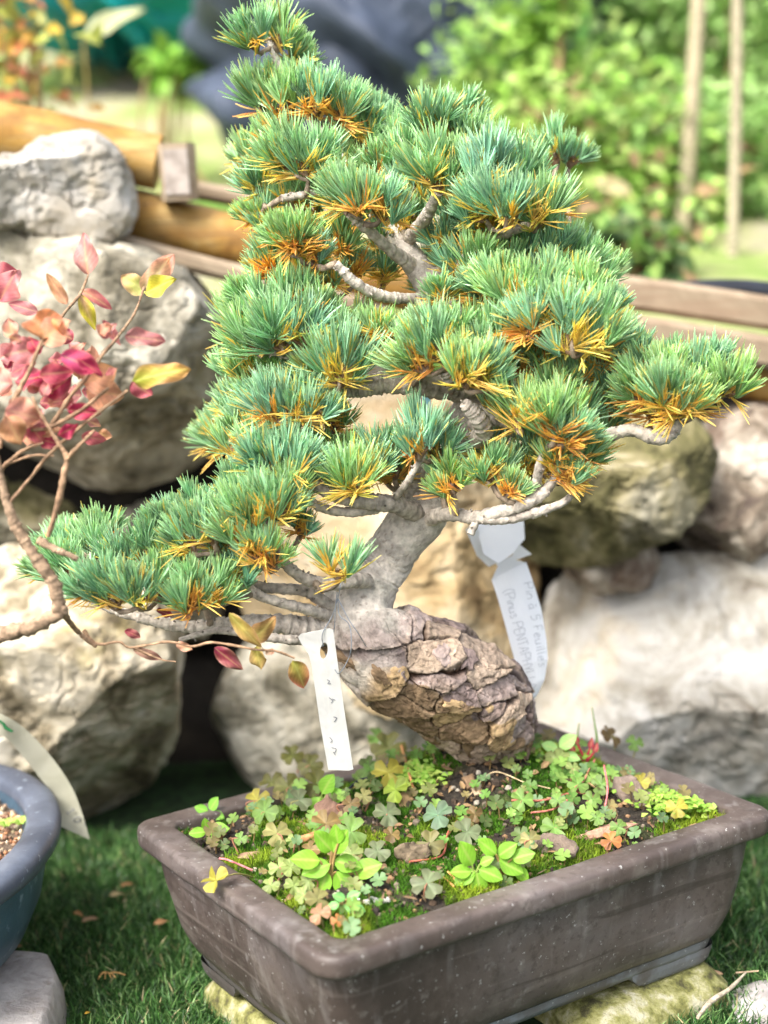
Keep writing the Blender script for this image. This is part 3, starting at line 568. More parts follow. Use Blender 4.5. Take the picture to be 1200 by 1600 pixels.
for i in range(380):
    u_ = gc.uniform(-PL/2+.03, PL/2-.03); v_ = gc.uniform(-PWd/2+.03, PWd/2-.03); p = loc2(u_, v_, 0); p[2] = soilq(p[0], p[1])+gc.uniform(.001, .005)
    leaf(ml, p, nrm([gc.normal(), gc.normal(), gc.normal()*.3]), [gc.normal()*.4, -.3, 1], gc.uniform(.003, .011), gc.uniform(.0012, .005), np.array([(.3, .17, .09), (.2, .12, .07), (.42, .27, .14), (.14, .09, .06)][gc.integers(4)]), None, fold=.6, curl=gc.uniform(-.4, .5), nu=5, nv=6, seed=i)
tag(ml.build('leaf_litter', M['redleaf']), kind='stuff')
# ------------------------------------------------------------------ artificial grass
mb = MB(); n = 125000
X = np.concatenate([RNG.uniform(-.6, -.0, n), RNG.uniform(.1, .65, n//2)]); Y = np.concatenate([RNG.uniform(.98, 1.5, n), RNG.uniform(1.0, 1.5, n//2)])
P = np.stack([X, Y, 0*X], 1); du = (X-PC[0])*PA[0]+(Y-PC[1])*PA[1]; dv = (X-PC[0])*PB[0]+(Y-PC[1])*PB[1]
keep = ~((np.abs(du) < .15) & (np.abs(dv) < .1)); P = P[keep]; n = len(P)
lean = np.stack([noise(P, 30, 3), noise(P, 30, 4), np.full(n, .8)], 1)*[.9, .9, 1]; D = lean+RNG.normal(size=(n, 3))*.75; D[:, 2] = np.abs(D[:, 2]); D /= np.linalg.norm(D, axis=1)[:, None]
q = RNG.random((n, 1)); C = np.where(q < .5, [[.026, .075, .018]], np.where(q < .8, [[.06, .16, .035]], np.where(q < .97, [[.16, .28, .09]], [[.4, .34, .18]])))*RNG.uniform(.7, 1.3, (n, 1))
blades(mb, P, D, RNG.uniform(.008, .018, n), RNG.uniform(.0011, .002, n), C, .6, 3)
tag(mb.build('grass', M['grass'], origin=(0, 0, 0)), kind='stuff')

# ------------------------------------------------------------------ pine
tree = thing('bonsai_pine', (TB[0], TB[1], TB[2]-.01), 'five needle pine bonsai with leaning flaky trunk and blue green needle pads', 'bonsai tree')
TR = [(782, 1290, 1.215, 38), (782, 1222, 1.21, 44), (772, 1165, 1.2, 60), (752, 1104, 1.18, 84), (694, 1062, 1.155, 87), (626, 1034, 1.14, 82), (575, 996, 1.135, 74), (560, 950, 1.14, 60), (576, 912, 1.145, 48), (602, 878, 1.15, 40), (628, 840, 1.15, 39), (655, 803, 1.15, 44), (674, 765, 1.155, 38), (702, 705, 1.16, 34), (735, 650, 1.165, 33), (745, 600, 1.17, 30), (728, 545, 1.17, 26), (700, 490, 1.17, 24), (668, 440, 1.17, 23), (640, 400, 1.175, 19), (605, 345, 1.185, 15), (560, 285, 1.2, 12), (510, 225, 1.215, 9), (470, 160, 1.225, 7), (435, 100, 1.23, 6), (420, 60, 1.235, 4)]
px2m = lambda y: y/F_PX
ctr = np.array([W(a, b, c) for a, b, c, d in TR]); rad = np.array([d*px2m(c)*1.02 for a, b, c, d in TR])
CR = spline(np.c_[ctr, rad], 900); s = np.concatenate([[0], np.cumsum(np.linalg.norm(np.diff(CR[:, :3], axis=0), axis=1))])
sK = np.interp(7.4/25, np.linspace(0, 1, 900), s)     # s where plates fade to smooth bark
ss = np.concatenate([np.linspace(0, sK*1.1, 420), np.linspace(sK*1.1, s[-1], 320)[1:]])
CR = np.stack([np.interp(ss, s, CR[:, i]) for i in range(4)], 1); CT, RT = CR[:, :3], CR[:, 3]
T, N, B = frames(CT); NS = 340; a = np.linspace(0, 2*np.pi, NS, endpoint=False)
off = N[:, None]*np.cos(a)[None, :, None]+B[:, None]*np.sin(a)[None, :, None]
V0 = (CT[:, None]+off*RT[:, None, None]); n_r = len(ss)
SV = np.repeat(ss, NS); AV = np.tile(a, n_r); RV = np.repeat(RT, NS); O = off.reshape(-1, 3); Pv = V0.reshape(-1, 3)
pl = 1-sstep(sK*.8, sK*1.03, SV+.035*noise(Pv, 30, 8)+.02*noise(Pv, 90, 18))
# lumpy macro shape
lump = fbm(Pv, 22, 3, 2)*.15*RV*pl+fbm(Pv, 30, 3, 5)*.06*RV*(1-pl)
# plates by voronoi in warped space
Tn = np.repeat(T, NS, 0)
wp = Pv*np.array([1, 1, 1.35])+np.stack([fbm(Pv, 40, 3, 40+i) for i in range(3)], 1)*.009+np.stack([fbm(Pv, 260, 2, 50+i) for i in range(3)], 1)*.0016
sel = RNG.choice(np.where(pl > .02)[0], 105, replace=False); Cn = wp[sel]
def stretch(Q): # squeeze along trunk direction at base -> elongated plates
    return Q
act = pl > 0
def vor_act(C):
    a_, b_, c_ = vor(wp[act], C); A_ = np.zeros(len(wp)); B_ = np.ones(len(wp)); I_ = np.zeros(len(wp), int); A_[act] = a_; B_[act] = b_; I_[act] = c_; return A_, B_, I_
F1, F2, ID = vor_act(Cn); crack = sstep(.0001, .0011, F2-F1)
g = np.random.default_rng(5); hh = g.uniform(0, 1, len(Cn)); tl = g.normal(size=(len(Cn), 3)); 
tilt = ((wp-Cn[ID])*(tl[ID]*.8+nrm([.2, .2, -.6])*.7)).sum(1)
sel2 = RNG.choice(np.where(pl > .02)[0], 520, replace=False); G1_, G2_, ID2 = vor_act(wp[sel2]); cr2 = sstep(0, .0011, G2_-G1_); h2 = g.uniform(0, 1, len(sel2))
big = hh[ID]
layer = np.abs((fbm(Pv, 70, 2, 61)*2.2) % 1.0-.5)*2
fiss = noise(np.stack([SV*38+fbm(Pv, 60, 3, 71)*2.5, np.cos(AV)*7+fbm(Pv, 60, 3, 72)*1.5, np.sin(AV)*7], 1), 1, 73)
disp = pl*(-.006*(1-crack)-.0006*(1-cr2)*(h2[ID2] < .5)+.0036*big+.0008*(h2[ID2] > .6)+np.clip(tilt*.17, -.003, .003)+.0005*layer-.002+.0004*fbm(Pv, 200, 4, 3)-.0012*np.clip(.1-np.abs(fiss), 0, .1)*10)
# upper: ring wrinkles near the branch collars and lenticels
wr = 0
for k, amp in ((12.0, 1.0), (9.0, .6), (14.6, .6), (16, .4), (18.5, .4)):
    s0 = np.interp(k/25, np.linspace(0, 1, 900), s); wr = wr+amp*np.exp(-((SV-s0)/.018)**2)
wrk = noise(np.stack([SV*520+fbm(Pv, 40, 2, 3)*6, np.cos(AV)*1.2, np.sin(AV)*1.2], 1), 1, 9)
disp += (1-pl)*(wr*.0022*wrk+.0006*fbm(Pv, 170, 3, 12))
Pv = Pv+O*(lump+disp)[:, None]
pal = np.array([(.25, .19, .175), (.33, .27, .25), (.37, .29, .26), (.2, .155, .145), (.4, .31, .24), (.4, .28, .15), (.22, .15, .09)])
# upper-facing plates weather purple-grey, undersides stay tan-brown
ci = pal[g.integers(0, 5, len(Cn))]; ci2 = pal[g.integers(4, 7, len(Cn))]
under = (O[:, 2] < -.25+.3*fbm(Pv, 40, 2, 6))[:, None]
colp = np.where(under, ci2[ID], ci[ID])*(.8+.4*h2[ID2][:, None])
colp = colp*(1-(big < .22)[:, None]*.25)
edge = (sstep(.001, .002, F2-F1)*(1-sstep(.0028, .0055, F2-F1)))[:, None]*(.5+.5*noise(Pv, 90, 12)[:, None]); colp = colp*(1-.4*edge)+np.array([.46, .34, .22])*.4*edge
inner = np.array([.05, .028, .018]); colp = colp*(1+.3*fbm(Pv, 130, 4, 91)[:, None]); kk = (crack*(.6+.4*cr2)*(.55+.45*sstep(.0, .09, np.abs(fiss))))[:, None]; colp = colp*kk+inner*(1-kk)
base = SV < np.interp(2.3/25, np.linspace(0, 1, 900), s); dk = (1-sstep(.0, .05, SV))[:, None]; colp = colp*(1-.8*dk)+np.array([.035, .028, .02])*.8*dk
grey = np.array([.56, .51, .45]); gn = fbm(Pv, 60, 4, 21)[:, None]; spt = (sstep(.42, .6, noise(Pv, 420, 5))*sstep(-.3, .3, noise(Pv, 50, 66))*RNG.uniform(.4, 1, len(Pv)))[:, None]; lich = sstep(.1, .4, fbm(Pv, 75, 4, 88))[:, None]
colu = grey*(1+.45*gn); colu = colu*(1-.35*lich)+np.array([.5, .5, .42])*.35*lich; colu = colu*(1-.6*spt)+np.array([.12, .08, .06])*.6*spt
colu = colu*(1-np.clip(wr*.5, 0, .8)[:, None]*(wrk < 0)[:, None]*.75)+np.array([.17, .11, .07])*np.clip(wr*.5, 0, .8)[:, None]*(wrk < 0)[:, None]*.5
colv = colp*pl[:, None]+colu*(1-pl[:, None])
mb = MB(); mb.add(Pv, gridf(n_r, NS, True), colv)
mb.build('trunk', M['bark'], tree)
# loose plates standing off the trunk
def plate(P0, n, t, L, Wd, th, col, seed, mb):
    # a thin curved scale with a broken outline

    n = nrm(n); t = nrm(t-n*np.dot(t, n)); b = np.cross(n, t); g = np.random.default_rng(seed); k = 22
    an = np.linspace(0, 2*np.pi, k, endpoint=False); r = 1+g.uniform(-.28, .2, k)
    ring = [P0+t*(L*.5*math.cos(x)*q)+b*(Wd*.5*math.sin(x)*q)+n*(-.25*(Wd*.5*math.sin(x)*q)**2/RADC) for x, q in zip(an, r)]
    ring = np.array(ring); V = []
    for s_, h in ((.95, -.002), (1, th*.5), (.9, th), (.5, th*1.1+.0004), (.02, th*1.15)):
        cc = ring.mean(0); q = cc+(ring-cc)*s_; V.append(q+n*h+.0007*g.normal(size=(k, 1))*n)
    mb.add(np.concatenate(V), gridf(5, k, True), col)
RADC = .04
gp = np.random.default_rng(77)
for i in range(20):
    for _ in range(60):
        j = gp.integers(len(Pv))
        if pl[j] > .6 and O[j, 1] < .1 and SV[j] > .05: break
    cb = pal[gp.integers(5, 7)] if O[j, 2] < -.1 else pal[gp.integers(0, 5)]
    mb = MB(); plate(Pv[j]-O[j]*.0012, O[j]+gp.normal(size=3)*.09, Tn[j]+gp.normal(size=3)*.4, gp.uniform(.016, .036), gp.uniform(.009, .02), gp.uniform(.001, .0022), cb*gp.uniform(.8, 1.2), i, mb)
    mb.build('bark_plate', M['plate'], tree)
# hanging bark splinters at the base right
for i, (x0, y0, x1, y1) in enumerate([(818, 1070, 822, 1190), (800, 1050, 805, 1150), (812, 1085, 812, 1165), (790, 1060, 792, 1140)]):
    a_ = W(x0, y0, 1.165+.008*i); b_ = W(x1, y1, 1.17+.008*i); mb = MB()
    tube(mb, [a_, (a_+b_)/2+[.003, 0, 0], b_], [.002, .0045, .0015], 7, 30, col=(.2, .14, .1), rough=.5, seed=i); mb.build('bark_splinter', M['plate'], tree)

# ---- branches: (list of (px,py,y,r_px))
BR = [
 [(590, 915, 1.14, 13), (560, 906, 1.115, 12), (520, 913, 1.1, 11), (475, 903, 1.09, 10), (445, 880, 1.085, 9), (428, 855, 1.085, 7)],
 [(520, 950, 1.12, 11), (480, 925, 1.11, 9), (440, 920, 1.1, 9), (400, 915, 1.1, 8), (380, 890, 1.1, 6)],
 [(520, 965, 1.12, 11), (480, 952, 1.1, 9), (440, 942, 1.09, 8), (400, 928, 1.085, 8), (385, 905, 1.085, 5)],
 [(540, 985, 1.13, 26), (485, 985, 1.115, 22), (440, 975, 1.11, 16), (370, 975, 1.11, 14), (300, 980, 1.11, 11), (230, 968, 1.11, 9), (170, 950, 1.11, 7), (120, 925, 1.11, 5)],
 [(520, 1000, 1.12, 8), (460, 1000, 1.095, 8), (400, 993, 1.09, 7), (340, 985, 1.09, 6), (280, 1000, 1.09, 4)],
 [(660, 805, 1.14, 17), (615, 788, 1.11, 14), (570, 783, 1.1, 13), (530, 775, 1.095, 12), (500, 762, 1.09, 11), (480, 738, 1.09, 8)],
 [(590, 795, 1.11, 9), (540, 800, 1.1, 8), (500, 792, 1.095, 8), (470, 770, 1.09, 6)],
 [(612, 785, 1.11, 6), (635, 755, 1.095, 6), (650, 730, 1.09, 5), (665, 705, 1.09, 4)],
 [(665, 812, 1.14, 14), (700, 803, 1.11, 11), (745, 808, 1.1, 11), (790, 798, 1.09, 11), (835, 780, 1.085, 10), (862, 755, 1.085, 8), (870, 735, 1.085, 6)],
 [(735, 810, 1.1, 8), (790, 812, 1.09, 8), (840, 800, 1.085, 8), (880, 785, 1.085, 6), (900, 765, 1.085, 4)],
 [(812, 775, 1.095, 7), (835, 760, 1.085, 8), (845, 725, 1.08, 8), (856, 690, 1.08, 6)],
 [(750, 800, 1.1, 7), (735, 835, 1.095, 6)],
 [(735, 665, 1.15, 17), (790, 668, 1.14, 14), (860, 680, 1.12, 12), (930, 684, 1.1, 11), (985, 672, 1.09, 10), (1030, 685, 1.085, 12), (1055, 668, 1.085, 11), (1052, 645, 1.085, 8)],
 [(735, 600, 1.18, 16), (830, 590, 1.17, 13), (950, 582, 1.15, 9), (1000, 590, 1.14, 8), (1040, 600, 1.13, 6)],
 [(738, 612, 1.16, 20), (680, 605, 1.14, 18), (610, 598, 1.13, 17), (560, 606, 1.13, 16), (535, 612, 1.13, 10)],
 [(685, 470, 1.165, 12), (640, 467, 1.14, 9), (595, 462, 1.125, 9), (555, 442, 1.115, 8), (525, 412, 1.11, 7)],
 [(720, 690, 1.14, 13), (755, 680, 1.1, 15), (745, 650, 1.085, 14), (725, 630, 1.08, 9)],
 [(740, 640, 1.13, 13), (790, 655, 1.1, 13), (800, 640, 1.08, 10), (780, 618, 1.075, 7)],
 [(740, 600, 1.15, 10), (710, 600, 1.1, 9), (695, 580, 1.085, 8)],
 [(650, 420, 1.17, 13), (610, 390, 1.15, 10), (570, 355, 1.13, 8), (545, 335, 1.12, 6)],
 [(630, 385, 1.18, 12), (665, 340, 1.15, 10), (685, 300, 1.13, 7)],
 [(668, 440, 1.17, 14), (720, 410, 1.15, 11), (775, 370, 1.13, 9), (830, 350, 1.13, 7), (870, 320, 1.16, 5)],
 [(560, 285, 1.2, 9), (500, 300, 1.18, 7), (440, 310, 1.17, 6)],
 [(735, 560, 1.17, 14), (790, 550, 1.15, 12), (850, 545, 1.12, 9), (890, 530, 1.1, 6)],
 [(600, 600, 1.13, 9), (540, 580, 1.12, 8), (470, 560, 1.12, 7), (420, 550, 1.12, 5)],
 [(555, 605, 1.13, 8), (500, 640, 1.12, 8), (440, 670, 1.11, 7), (400, 690, 1.11, 5)],
 [(480, 740, 1.09, 8), (440, 780, 1.09, 8), (380, 850, 1.09, 8), (310, 875, 1.09, 7), (260, 880, 1.1, 5)],
]
branches = []; SK = []   # skeleton samples (pos, radius, branch index)
for pts in BR:
    C_ = np.array([W(a, b, c) for a, b, c, d in pts]); R_ = np.array([d*px2m(c) for a, b, c, d in pts])
    m_ = MB(); k = len(branches); gcol = np.array([.46, .41, .35])*random.uniform(.85, 1.1)
    L_ = np.linalg.norm(np.diff(C_, axis=0), axis=1).sum()
    cc, rr = tube(m_, C_, R_, 16, int(max(30, L_/.0012)), col=gcol, rough=.18, seed=k, ring=.13)
    branches.append(m_)
    for q in range(int(L_/.0045)):
        jj = random.randrange(len(cc)); dq = nrm(np.array([random.gauss(0, 1), random.gauss(0, 1)-.3, random.gauss(0, 1)+.3])); p_ = cc[jj]+dq*rr[jj]*.8; ll = random.uniform(.0012, .0032)
        tube(m_, [p_, p_+dq*ll*.6, p_+dq*ll], [.0011, .0009, .0006], 5, 5, col=gcol*random.uniform(.35, .9))
    for p, r in zip(cc[::6], rr[::6]): SK.append((*p, r, k))
trunkB = MB(); branches.append(trunkB); KT = len(branches)-1
for p, r in zip(CT[int(n_r*.55)::8], RT[int(n_r*.55)::8]): SK.append((*p, r, KT))
SK = np.array(SK)
# tufts: (px, py of shoot base, y, lean x, length px, dead amount)
TU = [
 (398, 72, 1.225, -.5, 78, .2), (436, 70, 1.23, .1, 80, .3), (462, 95, 1.24, .6, 62, .5), (412, 165, 1.23, -.4, 85, .2), (450, 175, 1.22, -.1, 92, .3), (492, 178, 1.215, .1, 95, .5), (528, 185, 1.22, .35, 92, .7), (568, 200, 1.23, .5, 72, .3), (440, 130, 1.24, 0, 60, .4),
 (452, 258, 1.17, -.55, 92, .5), (478, 268, 1.165, -.2, 88, .5), (505, 275, 1.17, .35, 72, .7), (405, 300, 1.2, -.4, 72, .8), (395, 345, 1.2, -.5, 50, 1),
 (668, 198, 1.17, -.15, 84, .2), (702, 205, 1.18, .35, 72, .2), (560, 330, 1.115, -.2, 96, .8), (595, 335, 1.12, .35, 90, .9), (535, 318, 1.13, -.5, 76, .8), (682, 290, 1.13, -.05, 92, 1), (715, 280, 1.14, .4, 80, .4),
 (765, 290, 1.12, .0, 108, .2), (790, 345, 1.1, .0, 104, 1.), (755, 338, 1.115, -.6, 92, .8), (838, 350, 1.12, .2, 104, 1.), (815, 300, 1.13, .4, 90, .2), (868, 250, 1.25, -.2, 72, .1), (892, 255, 1.26, .4, 62, .1), (628, 240, 1.22, -.1, 66, .2), (610, 250, 1.24, .3, 50, .2),
 (463, 388, 1.12, -.15, 88, .9), (490, 400, 1.13, .4, 60, 1.2), (440, 375, 1.14, -.5, 60, .6), (722, 425, 1.15, -.4, 72, .2), (748, 420, 1.13, .2, 84, .7), (895, 415, 1.16, .15, 84, .2), (862, 405, 1.15, .0, 84, .3), (925, 440, 1.16, .4, 66, .2),
 (800, 480, 1.09, -.35, 100, .7), (838, 470, 1.1, -.1, 100, .2), (895, 545, 1.07, -.1, 110, .8), (865, 515, 1.08, -.2, 105, .5), (930, 530, 1.08, .45, 98, .8), (905, 480, 1.1, .1, 92, .1), (945, 490, 1.1, .45, 70, .2), (775, 450, 1.1, -.5, 80, .5), (830, 520, 1.075, -.5, 90, 1.), (880, 450, 1.12, .1, 80, 0),
 (400, 545, 1.12, -.5, 96, .5), (440, 540, 1.11, -.15, 108, .4), (475, 535, 1.11, .15, 104, .2), (388, 480, 1.15, -.4, 62, .1), (415, 495, 1.14, -.1, 84, .1), (455, 475, 1.13, .1, 80, .1), (530, 600, 1.1, .1, 112, 1.), (505, 585, 1.11, -.3, 86, .6), (495, 500, 1.12, .4, 72, .3), (525, 540, 1.12, .2, 72, .5),
 (588, 525, 1.12, .0, 66, .8), (612, 530, 1.12, .45, 60, .7), (660, 575, 1.08, -.65, 90, .8), (692, 560, 1.08, -.25, 100, .6), (730, 600, 1.07, .1, 104, 1.), (755, 595, 1.075, .45, 90, .9), (770, 545, 1.09, .3, 86, .2), (720, 530, 1.1, .0, 78, .2), (650, 530, 1.11, -.4, 66, .4),
 (432, 648, 1.09, -.35, 92, .5), (468, 650, 1.09, .05, 88, .9), (495, 652, 1.095, .5, 70, 1.1), (405, 625, 1.11, -.35, 60, .2), (455, 610, 1.12, .1, 56, .1), (372, 650, 1.2, -.4, 66, 1.),
 (415, 735, 1.08, -.45, 92, .4), (445, 740, 1.08, -.05, 96, .4), (472, 742, 1.085, .35, 84, .7), (400, 690, 1.11, -.3, 62, .2), (450, 780, 1.08, .1, 80, .9),
 (556, 765, 1.08, -.1, 106, 1.), (540, 760, 1.085, -.55, 76, .7), (603, 722, 1.11, .1, 84, .6), (655, 708, 1.085, .15, 96, .5), (620, 740, 1.13, .3, 60, .5), (578, 742, 1.1, .45, 72, .7),
 (708, 765, 1.09, -.1, 74, .9), (770, 745, 1.09, .0, 78, .9), (795, 770, 1.085, .4, 55, 1.1),
 (812, 665, 1.07, -.25, 96, 1.), (865, 680, 1.065, .0, 100, 1.), (890, 690, 1.07, .55, 80, 1.2), (840, 640, 1.09, .0, 80, .4), (870, 620, 1.1, .2, 72, .6), (900, 720, 1.08, .5, 80, 1.), (880, 745, 1.08, .6, 68, 1.3), (870, 720, 1.08, .1, 66, .9),
 (930, 700, 1.12, .2, 72, .3), (945, 665, 1.13, .4, 66, .3), (915, 640, 1.13, .2, 72, .6), (960, 640, 1.13, .1, 60, .3),
 (1040, 645, 1.07, -.1, 104, 1.3), (1015, 625, 1.08, -.45, 98, .8), (1068, 640, 1.075, .3, 96, 1.), (1050, 590, 1.09, .0, 74, .2), (1085, 600, 1.09, .2, 80, .2), (1130, 612, 1.09, .35, 96, .5), (1010, 580, 1.11, -.3, 62, .3), (1110, 585, 1.1, .1, 72, .1),
 (300, 855, 1.07, -.4, 92, .5), (335, 845, 1.07, -.15, 100, .4), (388, 835, 1.065, -.3, 108, .6), (415, 815, 1.065, .0, 104, .8), (440, 800, 1.07, .4, 84, 1.1), (400, 865, 1.06, -.2, 80, .9), (420, 880, 1.065, .3, 72, 1.2), (350, 790, 1.1, -.1, 66, .1), (305, 800, 1.1, -.2, 60, .1), (265, 830, 1.1, -.3, 70, .2), (390, 780, 1.1, 0, 66, .2), (470, 830, 1.1, .3, 60, .8),
 (180, 945, 1.05, -.35, 96, .5), (215, 940, 1.05, -.05, 98, .5), (150, 925, 1.06, -.5, 84, .3), (110, 905, 1.12, -.3, 84, .2), (250, 925, 1.07, .1, 84, .4), (300, 945, 1.06, -.05, 96, 1.), (335, 935, 1.07, .35, 80, .7), (190, 885, 1.1, -.1, 84, .2), (230, 875, 1.1, .1, 84, .4), (150, 865, 1.13, -.1, 78, .2), (95, 870, 1.15, -.3, 72, .2), (75, 895, 1.14, -.9, 78, .1), (270, 890, 1.09, .0, 78, .2), (240, 855, 1.13, -.1, 66, .1), (370, 900, 1.08, .2, 76, .5), (120, 850, 1.16, 0, 60, .1),
 (527, 900, 1.06, .0, 92, .8),
]
TUE = []
for i, t in enumerate(TU):
    if i in (132-1,): pass
    TUE.append(t)
gq = random.Random(4)
solo = {len(TU)-1}
for i, t in enumerate(TU):
    if i in solo or t[4] < 64 or gq.random() < .68: continue
    TUE.append((t[0]+gq.uniform(-26, 26), t[1]-gq.uniform(-4, 22), t[2]+gq.uniform(.02, .045), t[3]+gq.uniform(-.3, .3), t[4]*gq.uniform(.8, .95), t[5]*.8))
for i in range(95):
    t = TU[gq.randrange(len(TU)-1)]
    if t[1] > 740 or t[1] < 170 or t[0] > 1000: continue
    TUE.append((t[0]+gq.uniform(-40, 40)*(1 if t[0] < 850 else .4)-(15 if t[0] > 850 else 0), t[1]+gq.uniform(5, 50), t[2]+gq.uniform(.03, .07), t[3]+gq.uniform(-.3, .3), gq.uniform(64, 84), gq.uniform(.7, 1.5)))
FILL = [(425, 425, 1.16, -.2, 76, 1.8), (465, 435, 1.15, .1, 76, 1.9), (510, 450, 1.16, .1, 72, 1.9), (555, 430, 1.17, 0, 66, 1.6), (598, 440, 1.19, .1, 66, 1.4), (530, 390, 1.16, .2, 70, 1.5), (600, 392, 1.19, 0, 74, 1.2), (632, 352, 1.18, .1, 80, .9), (650, 305, 1.18, -.2, 80, .6), (640, 262, 1.2, 0, 76, .5), (590, 275, 1.2, 0, 72, .5), (722, 350, 1.16, 0, 88, .9), (738, 395, 1.16, 0, 88, .9), (700, 385, 1.16, -.3, 74, .8),
 (830, 415, 1.15, 0, 88, .6), (785, 425, 1.14, -.2, 84, .8), (705, 335, 1.17, .2, 74, .8), (562, 222, 1.23, 0, 76, .4), (602, 232, 1.23, .3, 76, .4), (520, 262, 1.22, .2, 74, .6), (435, 225, 1.23, -.2, 78, .5), (392, 252, 1.24, -.3, 68, .5), (482, 340, 1.2, 0, 76, 1.2), (425, 362, 1.2, -.3, 74, 1.3), (455, 320, 1.2, 0, 72, .8), (560, 545, 1.14, 0, 78, .9), (620, 560, 1.14, .1, 76, .8), (520, 665, 1.13, .1, 74, .8), (372, 590, 1.18, -.4, 72, .4),
 (372, 705, 1.13, -.3, 76, .4), (380, 765, 1.12, -.2, 80, .4), (900, 610, 1.12, 0, 88, 1.), (950, 605, 1.13, .2, 80, .6), (985, 560, 1.13, .1, 76, .5), (780, 650, 1.12, 0, 84, .9), (762, 715, 1.12, 0, 76, .9), (828, 735, 1.11, 0, 80, 1.2), (940, 560, 1.12, .1, 84, .9), (890, 660, 1.11, .1, 84, 1.), (850, 590, 1.12, 0, 84, 1.2), (800, 590, 1.12, 0, 80, 1.1), (500, 720, 1.13, 0, 72, .7), (350, 860, 1.1, 0, 80, .6), (290, 915, 1.1, 0, 80, .6), (760, 470, 1.14, -.2, 84, .7), (800, 330, 1.15, 0, 84, .5), (860, 330, 1.16, .2, 84, .4), (740, 250, 1.18, 0, 84, .3), (690, 470, 1.12, 0, 60, .6), (450, 590, 1.14, 0, 76, .5), (395, 590, 1.15, -.3, 76, .5)]
TUE += FILL
def needles(mb, B, D, Bend, L, Wd, C1, C2):
    # 3-sided curved needles, one face paler (stomatal band)
    n = len(B); seg = 4; s = np.cross(D, RNG.normal(size=(n, 3))); s /= np.linalg.norm(s, axis=1)[:, None]+1e-9; u = np.cross(D, s)
    rows = []; cols = []
    for k in range(seg+1):
        t = k/seg; wk = (Wd*.5*(1.0 if t < .8 else .35))[:, None]*(.75 if k == 0 else 1); c = B+D*(L*t)[:, None]+Bend*(L*t*t)[:, None]
        for q in range(3):
            an = q*2.094; rows.append(c+(s*math.cos(an)+u*math.sin(an))*wk)
            tipc = np.clip((t-.7)/.3, 0, 1)
            cols.append((C1 if q != 1 else C2)*(1-.0*t)+tipc*np.array([.2, .18, .05])*1.0)
    V = np.stack(rows, 1).reshape(-1, 3); C = np.stack(cols, 1).reshape(-1, 3); K = 3*(seg+1); base = np.arange(n)[:, None]*K
    f = np.concatenate([base+np.array([3*i+q, 3*i+(q+1) % 3, 3*i+3+(q+1) % 3, 3*i+3+q]) for i in range(seg) for q in range(3)]).reshape(-1, 4)
    mb.add(V, f, C)
